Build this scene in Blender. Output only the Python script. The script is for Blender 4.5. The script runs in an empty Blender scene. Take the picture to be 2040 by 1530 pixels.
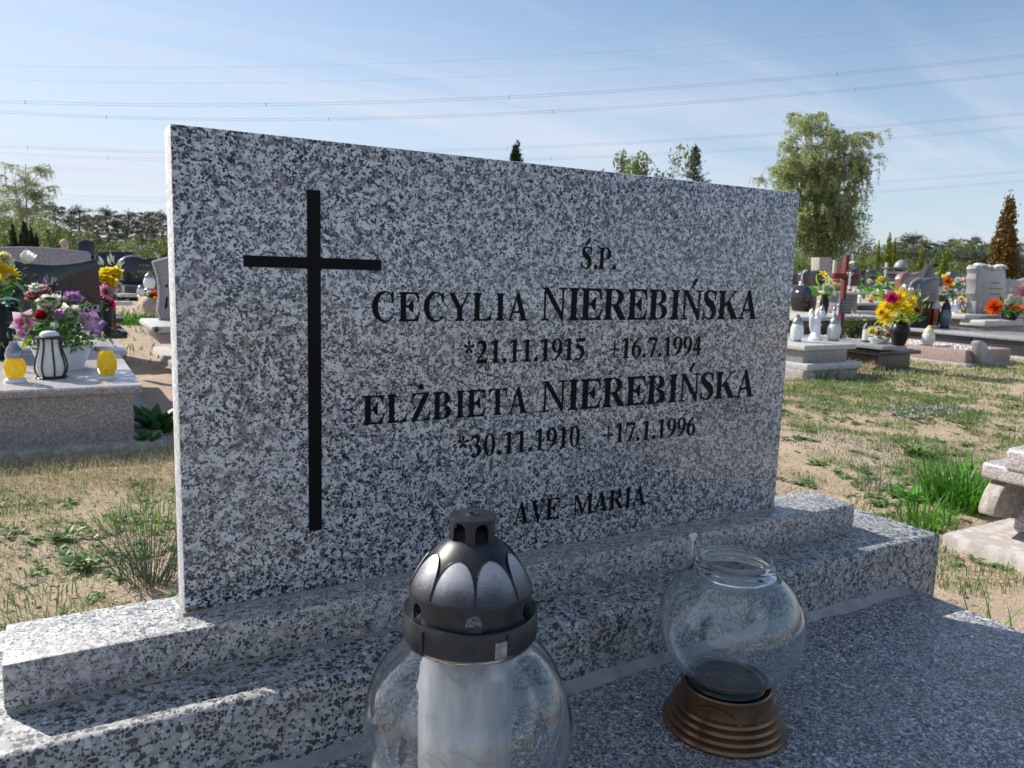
import bpy, bmesh, math, random
import numpy as np
from mathutils import Vector, Matrix, Quaternion, noise as mn
random.seed(7); RNG = np.random.default_rng(7)
R_ = math.radians
scene = bpy.context.scene
COL = scene.collection

# ------------------------------------------------------------------ camera, sky, sun, exposure
F = 1571.87                                   # focal length in pixels of the 2040 px wide photograph
CP = Vector((-0.1199, -0.9517, 0.4169))       # camera position (metres; slab's lower left front corner is the origin)
yaw, pit, rol = 0.5303, -0.1443, 0.0310
_f = Vector((math.sin(yaw)*math.cos(pit), math.cos(yaw)*math.cos(pit), math.sin(pit)))
_r = Vector((math.cos(yaw), -math.sin(yaw), 0)); _u = _r.cross(_f)
CR = math.cos(rol)*_r + math.sin(rol)*_u; CU = -math.sin(rol)*_r + math.cos(rol)*_u; CF = _f
cam = bpy.data.cameras.new('camera'); camo = bpy.data.objects.new('camera', cam); COL.objects.link(camo)
camo.matrix_world = Matrix(((CR.x, CU.x, -CF.x, CP.x), (CR.y, CU.y, -CF.y, CP.y), (CR.z, CU.z, -CF.z, CP.z), (0, 0, 0, 1)))
cam.sensor_width = 36; cam.lens = F*36/2040; cam.clip_start = 0.02; cam.clip_end = 3000
cam.dof.use_dof = True; cam.dof.focus_distance = 1.05; cam.dof.aperture_fstop = 17
scene.camera = camo

SUN = Vector((-0.7348, 1.1473, 1.0)).normalized()     # towards the sun
w = bpy.data.worlds.new('World'); scene.world = w; w.use_nodes = True
nt = w.node_tree; nt.nodes.clear()
def nd(t, **k):
    n = nt.nodes.new(t)
    for a, b in k.items(): setattr(n, a, b)
    return n
sky = nd('ShaderNodeTexSky', sky_type='NISHITA', sun_disc=False)
sky.sun_elevation = math.asin(SUN.z); sky.sun_rotation = math.atan2(SUN.x, SUN.y)
sky.air_density = 1.0; sky.dust_density = 0.6; sky.ozone_density = 1.6; sky.altitude = 100
geo = nd('ShaderNodeNewGeometry'); sep = nd('ShaderNodeSeparateXYZ')
tc = nd('ShaderNodeTexCoord')
nt.links.new(tc.outputs['Generated'], sep.inputs[0])
# cirrus: project the view direction on a high layer
addz = nd('ShaderNodeMath', operation='MAXIMUM'); nt.links.new(sep.outputs['Z'], addz.inputs[0]); addz.inputs[1].default_value = 0.0
addz2 = nd('ShaderNodeMath', operation='ADD'); nt.links.new(addz.outputs[0], addz2.inputs[0]); addz2.inputs[1].default_value = 0.12
dx = nd('ShaderNodeMath', operation='DIVIDE'); nt.links.new(sep.outputs['X'], dx.inputs[0]); nt.links.new(addz2.outputs[0], dx.inputs[1])
dy = nd('ShaderNodeMath', operation='DIVIDE'); nt.links.new(sep.outputs['Y'], dy.inputs[0]); nt.links.new(addz2.outputs[0], dy.inputs[1])
cmb = nd('ShaderNodeCombineXYZ'); nt.links.new(dx.outputs[0], cmb.inputs[0]); nt.links.new(dy.outputs[0], cmb.inputs[1])
mp = nd('ShaderNodeMapping'); mp.inputs['Rotation'].default_value = (0, 0, R_(38)); mp.inputs['Scale'].default_value = (0.28, 1.1, 1)
nt.links.new(cmb.outputs[0], mp.inputs[0])
n1 = nd('ShaderNodeTexNoise'); n1.inputs['Scale'].default_value = 1.1; n1.inputs['Detail'].default_value = 9; n1.inputs['Roughness'].default_value = 0.62
n1.inputs['Distortion'].default_value = 0.7
nt.links.new(mp.outputs[0], n1.inputs['Vector'])
n2 = nd('ShaderNodeTexNoise'); n2.inputs['Scale'].default_value = 0.35; n2.inputs['Detail'].default_value = 3
nt.links.new(cmb.outputs[0], n2.inputs['Vector'])
cr1 = nd('ShaderNodeMapRange'); cr1.inputs['From Min'].default_value = 0.45; cr1.inputs['From Max'].default_value = 0.74
nt.links.new(n1.outputs['Fac'], cr1.inputs['Value'])
cr2 = nd('ShaderNodeMapRange'); cr2.inputs['From Min'].default_value = 0.38; cr2.inputs['From Max'].default_value = 0.68
nt.links.new(n2.outputs['Fac'], cr2.inputs['Value'])
mul = nd('ShaderNodeMath', operation='MULTIPLY'); nt.links.new(cr1.outputs[0], mul.inputs[0]); nt.links.new(cr2.outputs[0], mul.inputs[1])
mul2 = nd('ShaderNodeMath', operation='MULTIPLY_ADD'); nt.links.new(mul.outputs[0], mul2.inputs[0]); mul2.inputs[1].default_value = 1.0; mul2.inputs[2].default_value = 0.0
# thin veil of high cloud, thicker towards the sun side and the horizon
dotn = nd('ShaderNodeVectorMath', operation='DOT_PRODUCT'); nt.links.new(tc.outputs['Generated'], dotn.inputs[0]); dotn.inputs[1].default_value = (-0.92, 0.38, 0.0)
vr = nd('ShaderNodeMapRange'); vr.inputs['From Min'].default_value = -0.55; vr.inputs['From Max'].default_value = 0.55; vr.inputs['To Max'].default_value = 0.36
nt.links.new(dotn.outputs['Value'], vr.inputs['Value'])
hr = nd('ShaderNodeMapRange'); hr.inputs['From Min'].default_value = 0.36; hr.inputs['From Max'].default_value = 0.0; hr.inputs['To Max'].default_value = 0.60
nt.links.new(sep.outputs['Z'], hr.inputs['Value'])
sm = nd('ShaderNodeMath', operation='ADD'); nt.links.new(vr.outputs[0], sm.inputs[0]); nt.links.new(mul2.outputs[0], sm.inputs[1])
sm2 = nd('ShaderNodeMath', operation='ADD', use_clamp=True); nt.links.new(sm.outputs[0], sm2.inputs[0]); nt.links.new(hr.outputs[0], sm2.inputs[1])
mx = nd('ShaderNodeMixRGB'); nt.links.new(sm2.outputs[0], mx.inputs[0]); tint = nd('ShaderNodeMixRGB', blend_type='MULTIPLY'); tint.inputs[0].default_value = 1; tint.inputs[2].default_value = (0.80, 0.97, 1.05, 1); nt.links.new(sky.outputs[0], tint.inputs[1]); nt.links.new(tint.outputs[0], mx.inputs[1])
mx.inputs[2].default_value = (5.7, 6.0, 6.9, 1)
bg = nd('ShaderNodeBackground'); bg.inputs['Strength'].default_value = 0.088
nt.links.new(mx.outputs[0], bg.inputs[0]); wo = nd('ShaderNodeOutputWorld'); nt.links.new(bg.outputs[0], wo.inputs[0])

sl = bpy.data.lights.new('sun', 'SUN'); sl.energy = 5.0; sl.angle = R_(0.5); sl.color = (1.0, 0.94, 0.85)
so = bpy.data.objects.new('sun', sl); COL.objects.link(so); so.rotation_euler = (-SUN).to_track_quat('-Z', 'Y').to_euler(); so.location = (-8, 12, 14)
vs = scene.view_settings; vs.view_transform = 'Standard'; vs.look = 'None'; vs.exposure = 0.60; vs.gamma = 1; vs.use_curve_mapping = False

# ------------------------------------------------------------------ placing helpers (photo pixel -> point on a real plane)
GZ = -0.40                                     # ground level
def ray(px, py): return CF + CR*((px-1020)/F) - CU*((py-765)/F)
def G(px, py, z=GZ): d = ray(px, py); return CP + d*((z-CP.z)/d.z)
def PY(px, py, y): d = ray(px, py); return CP + d*((y-CP.y)/d.y)
def PX(px, py, x): d = ray(px, py); return CP + d*((x-CP.x)/d.x)
def PD(px, py, dist): return CP + ray(px, py)*dist
def mpp(p): return (Vector(p)-CP).dot(CF)/F     # metres per photo pixel at a point
def pix(p):
    d = Vector(p)-CP; z = d.dot(CF); return 1020+F*d.dot(CR)/z, 765-F*d.dot(CU)/z
def zat(x, y, py):                              # height over (x, y) that shows at photo row py
    a, b = -3.0, 30.0
    for _ in range(60):
        m = (a+b)/2
        if (Vector((x, y, m))-CP).dot(CF) > 0.03 and pix((x, y, m))[1] > py: a = m
        else: b = m
    return a

# ------------------------------------------------------------------ mesh helpers
class MB:
    def __init__(s): s.v = []; s.f = []
    def add(s, vs, fs):
        o = len(s.v); s.v += [tuple(p) for p in vs]; s.f += [tuple(i+o for i in f) for f in fs]; return s
    def box(s, x0, x1, y0, y1, z0, z1):
        return s.add([(x0,y0,z0),(x1,y0,z0),(x1,y1,z0),(x0,y1,z0),(x0,y0,z1),(x1,y0,z1),(x1,y1,z1),(x0,y1,z1)],
                     [(3,2,1,0),(4,5,6,7),(0,1,5,4),(1,2,6,5),(2,3,7,6),(3,0,4,7)])
    def lathe(s, c, prof, n=32, lob=0, amp=0, cap0=True, cap1=True, a0=0):
        vs = []; m = len(prof)
        for (r, z) in prof:
            for k in range(n):
                a = a0+2*math.pi*k/n; rr = r*(1+(amp*(abs(math.cos(lob*a/2))-0.6) if lob else 0))
                vs.append((c[0]+rr*math.cos(a), c[1]+rr*math.sin(a), c[2]+z))
        fs = [(i*n+k, i*n+(k+1) % n, (i+1)*n+(k+1) % n, (i+1)*n+k) for i in range(m-1) for k in range(n)]
        if cap0: fs.append(tuple(range(n-1, -1, -1)))
        if cap1: fs.append(tuple((m-1)*n+k for k in range(n)))
        return s.add(vs, fs)
    def tube(s, pts, rad, n=6, cap=True):
        pts = [Vector(p) for p in pts]; m = len(pts)
        if not hasattr(rad, '__len__'): rad = [rad]*m
        vs = []; up = Vector((0.31, 0.52, 0.8))
        for i, p in enumerate(pts):
            t = (pts[min(i+1, m-1)]-pts[max(i-1, 0)]); t = t.normalized() if t.length > 1e-9 else Vector((0, 0, 1))
            a = t.cross(up); a = a.normalized() if a.length > 1e-4 else Vector((1, 0, 0)); b = t.cross(a)
            up = b if False else up
            for k in range(n):
                q = 2*math.pi*k/n; vs.append(p+(a*math.cos(q)+b*math.sin(q))*rad[i])
        fs = [(i*n+k, i*n+(k+1) % n, (i+1)*n+(k+1) % n, (i+1)*n+k) for i in range(m-1) for k in range(n)]
        if cap: fs += [tuple(range(n-1, -1, -1)), tuple((m-1)*n+k for k in range(n))]
        return s.add(vs, fs)
    def ell(s, c, rx, ry, rz, n=12, m=8, rot=None, jit=0):
        vs = []; c = Vector(c)
        for i in range(1, m):
            t = math.pi*i/m
            for k in range(n):
                a = 2*math.pi*k/n; p = Vector((rx*math.sin(t)*math.cos(a), ry*math.sin(t)*math.sin(a), rz*math.cos(t)))
                if jit: p *= 1+random.uniform(-jit, jit)
                if rot: p = rot @ p
                vs.append(c+p)
        t0 = Vector((0, 0, rz)); t1 = -t0
        if rot: t0 = rot @ t0; t1 = rot @ t1
        vs += [c+t0, c+t1]; L = (m-1)*n
        fs = [(i*n+k, (i+1)*n+k, (i+1)*n+(k+1) % n, i*n+(k+1) % n) for i in range(m-2) for k in range(n)]
        fs += [(L, k, (k+1) % n) for k in range(n)] + [(L+1, (m-2)*n+(k+1) % n, (m-2)*n+k) for k in range(n)]
        return s.add(vs, fs)
    def prism(s, out, y0, y1):                   # outline in (x, z), extruded along y
        n = len(out)
        vs = [(x, y0, z) for x, z in out]+[(x, y1, z) for x, z in out]
        fs = [tuple(range(n)), tuple(range(2*n-1, n-1, -1))]+[(i, i+n, (i+1) % n+n, (i+1) % n) for i in range(n)]
        return s.add(vs, fs)
    def prismx(s, out, x0, x1):
        n = len(out)
        vs = [(x0, y, z) for y, z in out]+[(x1, y, z) for y, z in out]
        fs = [tuple(range(n)), tuple(range(2*n-1, n-1, -1))]+[(i, i+n, (i+1) % n+n, (i+1) % n) for i in range(n)]
        return s.add(vs, fs)
    def np(s, V, Fc): return s.add(V.tolist(), Fc.tolist())

def mesh_of(name, mb, m, bev=0, seg=2, smooth=None, loc=(0, 0, 0), fix=True):
    me = bpy.data.meshes.new(name)
    L = Vector(loc)
    me.from_pydata([(p[0]-L.x, p[1]-L.y, p[2]-L.z) for p in mb.v], [], mb.f)
    if fix:
        bm = bmesh.new(); bm.from_mesh(me)
        bmesh.ops.recalc_face_normals(bm, faces=bm.faces)
        if bev:
            es = [e for e in bm.edges if len(e.link_faces) == 2 and e.calc_face_angle(0) > R_(35)]
            bmesh.ops.bevel(bm, geom=es, offset=bev, segments=seg, profile=0.5, affect='EDGES', clamp_overlap=True)
        bm.to_mesh(me); bm.free()
    if smooth is None: smooth = R_(40)
    if smooth:
        me.polygons.foreach_set('use_smooth', [True]*len(me.polygons)); me.set_sharp_from_angle(angle=smooth)
    if m: me.materials.append(m)
    return me

def tag(o, label=None, cat=None, group=None, kind=None):
    if label: o['label'] = label
    if cat: o['category'] = cat
    if group: o['group'] = group
    if kind: o['kind'] = kind
    return o
class Thing:
    def __init__(s, name, label, cat, loc=(0, 0, 0), group=None):
        s.o = bpy.data.objects.new(name, None); COL.objects.link(s.o); s.loc = Vector(loc); s.o.location = s.loc
        s.o.empty_display_size = 0.1; tag(s.o, label, cat, group)
    def part(s, name, mb, m, parent=None, label=None, kind=None, **k):
        me = mesh_of(name, mb, m, loc=s.loc, **k); o = bpy.data.objects.new(name, me); COL.objects.link(o)
        o.parent = parent or s.o
        if label: o['label'] = label
        if kind: o['kind'] = kind
        return o
    def put(s, name, me, loc, rot=None, sc=1.0, parent=None):   # shared mesh placed in world coordinates
        o = bpy.data.objects.new(name, me); COL.objects.link(o); o.parent = parent or s.o
        o.location = Vector(loc)-s.loc
        if rot is not None: o.rotation_mode = 'QUATERNION'; o.rotation_quaternion = rot
        o.scale = (sc, sc, sc) if not hasattr(sc, '__len__') else sc
        return o
def single(name, mb, m, label=None, cat=None, group=None, kind=None, **k):
    me = mesh_of(name, mb, m, **k); o = bpy.data.objects.new(name, me); COL.objects.link(o)
    return tag(o, label, cat, group, kind)

# ------------------------------------------------------------------ materials
def newmat(name):
    m = bpy.data.materials.new(name); m.use_nodes = True
    t = m.node_tree; b = t.nodes['Principled BSDF']; return m, t, b
class NB:
    def __init__(s, t): s.t = t
    def n(s, ty, ins={}, **k):
        x = s.t.nodes.new(ty)
        for a, v in k.items(): setattr(x, a, v)
        for a, v in ins.items():
            if hasattr(v, 'is_output'): s.t.links.new(v, x.inputs[a])
            else: x.inputs[a].default_value = v
        return x
    def link(s, a, b): s.t.links.new(a, b)
    def math(s, op, a, b=0.0, c=None, clamp=False):
        x = s.t.nodes.new('ShaderNodeMath'); x.operation = op; x.use_clamp = clamp
        for i, v in enumerate((a, b, c)):
            if v is None: continue
            if hasattr(v, 'is_output'): s.t.links.new(v, x.inputs[i])
            else: x.inputs[i].default_value = v
        return x.outputs[0]
    def mix(s, f, a, b):
        x = s.t.nodes.new('ShaderNodeMixRGB')
        for i, v in enumerate((f, a, b)):
            if hasattr(v, 'is_output'): s.t.links.new(v, x.inputs[i])
            else: x.inputs[i].default_value = v if i == 0 else (*v, 1) if len(v) == 3 else v
        return x.outputs[0]
    def ramp(s, f, stops, const=False):
        x = s.t.nodes.new('ShaderNodeValToRGB'); s.t.links.new(f, x.inputs[0]); e = x.color_ramp
        if const: e.interpolation = 'CONSTANT'
        while len(e.elements) < len(stops): e.elements.new(0.5)
        for i, (p, c) in enumerate(stops): e.elements[i].position = p; e.elements[i].color = (*c, 1)
        return x.outputs[0]
    def rng(s, v, a, b, c=0, d=1): 
        x = s.n('ShaderNodeMapRange', {'Value': v, 'From Min': a, 'From Max': b, 'To Min': c, 'To Max': d}); return x.outputs[0]
    def obj(s): return s.n('ShaderNodeTexCoord').outputs['Object']
    def noise(s, vec, sc, det=2, ro=0.5, dist=0): return s.n('ShaderNodeTexNoise', {'Vector': vec, 'Scale': sc, 'Detail': det, 'Roughness': ro, 'Distortion': dist})
    def vor(s, vec, sc, feat='F1'): return s.n('ShaderNodeTexVoronoi', {'Vector': vec, 'Scale': sc}, feature=feat)
    def warp(s, vec, sc, amt):
        nn = s.noise(vec, sc, 2); o = s.n('ShaderNodeVectorMath', {0: nn.outputs['Color'], 1: (0.5, 0.5, 0.5)}, operation='SUBTRACT').outputs[0]
        o = s.n('ShaderNodeVectorMath', {0: o, 'Scale': amt}, operation='SCALE').outputs[0]
        return s.n('ShaderNodeVectorMath', {0: vec, 1: o}, operation='ADD').outputs[0]
    def bump(s, h, st, d, b): 
        x = s.n('ShaderNodeBump', {'Height': h, 'Strength': st, 'Distance': d}); s.link(x.outputs[0], b.inputs['Normal']); return x

def granite(name, k=1.0, rough=0.13, light=(0.49, 0.535, 0.575), mid=(0.225, 0.220, 0.240), dark=(0.014, 0.019, 0.030), dk=0.0, sawn=False):
    m, t, b = newmat(name); N = NB(t); o = N.obj()
    wv = N.warp(o, 150*k, 0.009/k)
    big = N.noise(o, 5, 2).outputs['Fac']
    a = N.vor(wv, 150*k); ca = N.n('ShaderNodeSeparateColor', {0: a.outputs['Color']}).outputs
    base = N.ramp(ca[0], [(0, light), (0.30, tuple(c*0.82 for c in light)), (0.52, tuple(c*0.60 for c in light)), (0.70, mid), (0.90, tuple(c*0.72 for c in mid))], const=True)
    grain = N.noise(o, 420*k, 3, 0.6).outputs['Fac']
    base = N.mix(N.rng(grain, 0.35, 0.75, 0, 0.45), base, tuple(c*0.55 for c in light))
    # biotite flakes, gathered in ragged clusters
    wv2 = N.warp(o, 330*k, 0.006/k)
    f = N.vor(wv2, 330*k); cf = N.n('ShaderNodeSeparateColor', {0: f.outputs['Color']}).outputs
    cl = N.noise(N.warp(o, 90*k, 0.012/k), 105*k, 3, 0.6).outputs['Fac']
    s = N.math('ADD', N.math('MULTIPLY', cf[0], 0.55), N.math('MULTIPLY', cl, 1.25))
    s = N.math('ADD', s, N.math('MULTIPLY', big, 0.12))
    dm = N.rng(s, 1.125-dk, 1.15-dk)
    col = N.mix(dm, base, dark)
    f2 = N.vor(N.warp(o, 300*k, 0.004/k), 420*k); c2 = N.n('ShaderNodeSeparateColor', {0: f2.outputs['Color']}).outputs
    col = N.mix(N.math('GREATER_THAN', c2[1], 0.92-dk*0.3), col, tuple(c*2.2 for c in dark))
    pk = N.rng(N.noise(o, 9, 3).outputs['Fac'], 0.55, 0.72, 0, 0.22)
    col = N.mix(pk, col, (0.36, 0.32, 0.36)) if not sawn else col
    if sawn: col = N.mix(0.35, col, (0.72, 0.73, 0.76))
    dm_ = N.noise(N.n('ShaderNodeMapping', {'Vector': o, 'Scale': (1, 1, .45)}).outputs[0], 11, 7, 0.7, 0.5).outputs['Fac']
    col = N.mix(N.rng(dm_, 0.50, 0.72, 0, 0.16), col, (0.42, 0.40, 0.37))
    N.link(col, b.inputs['Base Color'])
    N.link(N.rng(dm_, 0.35, 0.7, max(.04, rough-.04), rough+.16), b.inputs['Roughness'])
    if sawn: N.bump(grain, 0.5, 0.002, b)
    return m
def terrazzo(name, sc, matrix=(0.22, 0.225, 0.225), dark=(0.022, 0.024, 0.03), lite=(0.50, 0.50, 0.51), pd=0.40, pl=0.58, rough=0.28, fill=0.7):
    m, t, b = newmat(name); N = NB(t); o = N.obj()
    wv = N.warp(o, sc*0.9, 0.45/sc)
    v = N.vor(wv, sc); e = N.vor(wv, sc, 'DISTANCE_TO_EDGE'); c = N.n('ShaderNodeSeparateColor', {0: v.outputs['Color']}).outputs
    v2 = N.vor(wv, sc*2.3); e2 = N.vor(wv, sc*2.3, 'DISTANCE_TO_EDGE'); c2 = N.n('ShaderNodeSeparateColor', {0: v2.outputs['Color']}).outputs
    dk2 = N.mix(c[1], dark, tuple(x*2.4+0.01 for x in dark))
    sm = N.mix(N.math('GREATER_THAN', c2[0], pd), dark, N.mix(N.math('GREATER_THAN', c2[0], pl), matrix, N.mix(c2[1], matrix, lite)))
    sm = N.mix(N.math('GREATER_THAN', e2.outputs['Distance'], 0.10), matrix, sm)
    big = N.mix(N.math('GREATER_THAN', c[0], pd), dk2, N.mix(c[2], matrix, lite))
    isb = N.math('MULTIPLY', N.math('GREATER_THAN', e.outputs['Distance'], 0.13), N.math('LESS_THAN', N.math('ABSOLUTE', N.math('SUBTRACT', c[2], 0.5)), fill*0.5))
    isb = N.math('MULTIPLY', isb, N.math('LESS_THAN', N.math('ABSOLUTE', N.math('SUBTRACT', c[0], (pd+pl)/2)), 0.5))
    keep = N.math('MAXIMUM', N.math('LESS_THAN', c[0], pd), N.math('GREATER_THAN', c[0], 0.80))
    col = N.mix(N.math('MULTIPLY', isb, keep), sm, big)
    st = N.noise(o, 5, 8, 0.7, 0.6).outputs['Fac']
    col = N.mix(N.rng(st, 0.44, 0.68, 0, 0.42), col, (0.20, 0.195, 0.18))
    N.link(col, b.inputs['Base Color'])
    N.link(N.rng(st, 0.3, 0.7, rough, rough+0.2), b.inputs['Roughness'])
    N.bump(v.outputs['Distance'], 0.08, 0.0015, b)
    return m
def stone(name, c1, c2, sc=160, rough=0.25, th=0.5, dirt=0.2, bump=0.0):
    m, t, b = newmat(name); N = NB(t); o = N.obj()
    v = N.vor(N.warp(o, sc, 0.5/sc), sc); c = N.n('ShaderNodeSeparateColor', {0: v.outputs['Color']}).outputs
    n = N.noise(o, sc*0.35, 4, 0.6).outputs['Fac']
    f = N.rng(N.math('ADD', N.math('MULTIPLY', c[0], 0.6), N.math('MULTIPLY', n, 0.8)), th+0.1, th+0.35)
    col = N.mix(f, c1, c2)
    d = N.noise(o, 3.0, 6, 0.65).outputs['Fac']
    col = N.mix(N.rng(d, 0.5, 0.8, 0, dirt), col, (0.16, 0.14, 0.11))
    N.link(col, b.inputs['Base Color']); b.inputs['Roughness'].default_value = rough
    if bump: N.bump(n, bump, 0.01, b)
    return m
def plain(name, c, rough=0.5, metal=0.0, var=0.15, sc=30, trans=0.0, coat=0, sub=0, spec=None):
    m, t, b = newmat(name); N = NB(t); o = N.obj()
    n = N.noise(o, sc, 4, 0.6).outputs['Fac']
    N.link(N.mix(N.rng(n, 0.3, 0.7), tuple(x*(1-var) for x in c), tuple(min(1, x*(1+var)) for x in c)), b.inputs['Base Color'])
    N.link(N.rng(n, 0.3, 0.7, max(0.02, rough-0.06), rough+0.08), b.inputs['Roughness'])
    b.inputs['Metallic'].default_value = metal
    if coat: b.inputs['Coat Weight'].default_value = coat
    if spec is not None: b.inputs['Specular IOR Level'].default_value = spec
    if trans:
        tr = N.n('ShaderNodeBsdfTranslucent', {'Color': (*[min(1, x*1.1) for x in c], 1)})
        ms = N.n('ShaderNodeMixShader', {0: trans, 1: b.outputs[0], 2: tr.outputs[0]})
        N.link(ms.outputs[0], t.nodes['Material Output'].inputs[0])
    return m
def leafmat(name, c, c2=None, trans=0.35, rough=0.45, sc=6):
    m, t, b = newmat(name); N = NB(t); c2 = c2 or tuple(x*1.9 for x in c)
    gi = N.n('ShaderNodeNewGeometry').outputs['Random Per Island']; o = N.obj()
    n = N.noise(o, sc, 3).outputs['Fac']
    f = N.math('ADD', N.math('MULTIPLY', gi, 0.55), N.math('MULTIPLY', n, 0.45))
    col = N.mix(N.rng(f, 0.2, 0.8), c, c2)
    N.link(col, b.inputs['Base Color']); b.inputs['Roughness'].default_value = rough; b.inputs['Specular IOR Level'].default_value = 0.3
    tr = N.n('ShaderNodeBsdfTranslucent', {'Color': col}); ms = N.n('ShaderNodeMixShader', {0: trans, 1: b.outputs[0], 2: tr.outputs[0]})
    N.link(ms.outputs[0], t.nodes['Material Output'].inputs[0])
    return m
def thinglass(name, tint=(0.94, 0.96, 0.95), edge=(0.55, 0.62, 0.60), dirt=0.05, rough=0.03, ior=1.5):
    m, t, b = newmat(name); N = NB(t); o = N.obj()
    lw = N.n('ShaderNodeLayerWeight', {'Blend': 0.35}).outputs['Facing']
    tr = N.n('ShaderNodeBsdfTransparent', {'Color': N.mix(N.math('POWER', lw, 2.5), tint, edge)})
    gl = N.n('ShaderNodeBsdfGlossy', {'Roughness': rough, 'Color': (1, 1, 1, 1)})
    fr = N.n('ShaderNodeFresnel', {'IOR': ior}).outputs[0]
    s1 = N.n('ShaderNodeMixShader', {0: N.math('MULTIPLY', fr, 1.3, clamp=True), 1: tr.outputs[0], 2: gl.outputs[0]})
    df = N.n('ShaderNodeBsdfDiffuse', {'Color': (0.5, 0.49, 0.46, 1)})
    n = N.noise(N.warp(o, 12, 0.05), 22, 6, 0.7).outputs['Fac']; sp = N.noise(o, 600, 2).outputs['Fac']
    d = N.math('ADD', N.rng(n, 0.42, 0.8, dirt*0.3, dirt*2.6), N.rng(sp, 0.66, 0.72, 0, 0.22), clamp=True)
    s2 = N.n('ShaderNodeMixShader', {0: d, 1: s1.outputs[0], 2: df.outputs[0]})
    N.link(s2.outputs[0], t.nodes['Material Output'].inputs[0]); return m

M = {}
M['granite'] = granite('granite_polished', k=1.25, dk=0.045, light=(0.585, 0.625, 0.65), mid=(0.20, 0.19, 0.205))
M['granite_edge'] = granite('granite_sawn', k=1.3, light=(0.60, 0.63, 0.65), rough=0.6, sawn=True)
M['granite_plinth'] = granite('granite_plinth', k=1.3, rough=0.42, light=(0.52, 0.525, 0.52), mid=(0.27, 0.255, 0.25), dk=-0.02)
M['terr'] = terrazzo('terrazzo_coarse', 112, matrix=(0.29, 0.30, 0.305), lite=(0.6, 0.6, 0.6), dark=(0.014, 0.016, 0.022), pd=0.46, pl=0.70, rough=0.5)
M['terr_f'] = terrazzo('terrazzo_fine', 150, matrix=(0.26, 0.27, 0.285), dark=(0.022, 0.026, 0.037), lite=(0.80, 0.80, 0.80), pd=0.44, pl=0.62, rough=0.42)
M['paint'] = plain('black_paint', (0.004, 0.004, 0.006), 0.55, var=0.1, spec=0.12)
M['mortar'] = plain('mortar', (0.30, 0.28, 0.25), 0.9, var=0.3, sc=60)
M['cement'] = plain('cement', (0.27, 0.265, 0.27), 0.85, var=0.3, sc=25)
M['white'] = plain('white_dropping', (0.75, 0.76, 0.74), 0.8, var=0.1)
M['grave_pink'] = stone('stone_pink_grey', (0.24, 0.205, 0.205), (0.42, 0.37, 0.36), 190, 0.35)
M['grave_top'] = stone('stone_light_top', (0.42, 0.39, 0.39), (0.60, 0.56, 0.55), 190, 0.25, dirt=0.1)
M['hs_pink'] = stone('stone_mauve', (0.25, 0.22, 0.24), (0.36, 0.31, 0.34), 150, 0.2)
M['black'] = stone('stone_black', (0.010, 0.011, 0.013), (0.03, 0.032, 0.036), 200, 0.08, dirt=0.03)
M['dark'] = stone('stone_dark', (0.03, 0.03, 0.034), (0.06, 0.06, 0.064), 200, 0.2, dirt=0.05)
M['grey'] = stone('stone_grey', (0.21, 0.21, 0.22), (0.33, 0.33, 0.34), 160, 0.25)
M['lgrey'] = stone('stone_light_grey', (0.42, 0.41, 0.40), (0.55, 0.54, 0.52), 120, 0.4)
M['lime'] = stone('stone_weathered', (0.28, 0.255, 0.225), (0.40, 0.37, 0.33), 90, 0.8, bump=0.5)
M['conc'] = stone('concrete', (0.30, 0.28, 0.26), (0.42, 0.39, 0.36), 50, 0.9, bump=0.6, dirt=0.4)
M['rgran'] = stone('granite_rosy', (0.25, 0.225, 0.225), (0.44, 0.405, 0.40), 210, 0.3, dirt=.15)
M['apron'] = stone('concrete_pale', (0.31, 0.28, 0.265), (0.42, 0.385, 0.365), 40, 0.85, bump=0.5, dirt=0.25)
M['red'] = stone('stone_red_brown', (0.17, 0.085, 0.075), (0.26, 0.14, 0.12), 140, 0.3)
M['redl'] = stone('stone_dusty_red', (0.27, 0.19, 0.18), (0.38, 0.28, 0.26), 120, 0.5)
M['redwood'] = plain('red_painted_wood', (0.115, 0.008, 0.005), 0.7, var=0.25, sc=12)
M['plaque'] = plain('plaque_dark', (0.05, 0.05, 0.055), 0.4)
M['ltext'] = plain('lettering_silver', (0.42, 0.42, 0.42), 0.5)
M['gtext'] = plain('lettering_gold', (0.36, 0.25, 0.08), 0.4)
M['blackpl'] = plain('black_plastic', (0.014, 0.017, 0.023), 0.36, var=0.5, sc=60, spec=0.42)
M['brownmet'] = plain('bronze_plastic', (0.19, 0.11, 0.06), 0.27, metal=0.65, var=0.35, sc=14)
M['steel'] = plain('steel_lid', (0.30, 0.31, 0.33), 0.25, metal=0.8)
M['goldlid'] = plain('gold_lid', (0.75, 0.62, 0.30), 0.35, metal=0.4)
M['vase'] = plain('black_vase', (0.008, 0.008, 0.011), 0.4, spec=.3)
M['pot'] = plain('white_ceramic', (0.66, 0.68, 0.72), 0.35, var=0.04)
M['potc'] = plain('terracotta_pot', (0.15, 0.07, 0.05), 0.6)
M['wax'] = plain('white_insert', (0.78, 0.78, 0.80), 0.5, var=0.06, trans=0.35, sc=12)
M['porc'] = plain('white_porcelain', (0.80, 0.82, 0.84), 0.2, var=0.03)
M['glass'] = thinglass('clear_glass')
M['glassm'] = thinglass('frosted_glass', (0.80, 0.84, 0.86), (0.5, 0.55, 0.58), dirt=0.30, rough=0.15)
M['yglass'] = thinglass('amber_glass', (0.95, 0.50, 0.02), (0.8, 0.30, 0.01), dirt=0.0, rough=0.05)
M['frost'] = plain('milky_glass', (0.70, 0.74, 0.76), 0.25, trans=0.4, var=0.12, sc=40)
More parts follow.
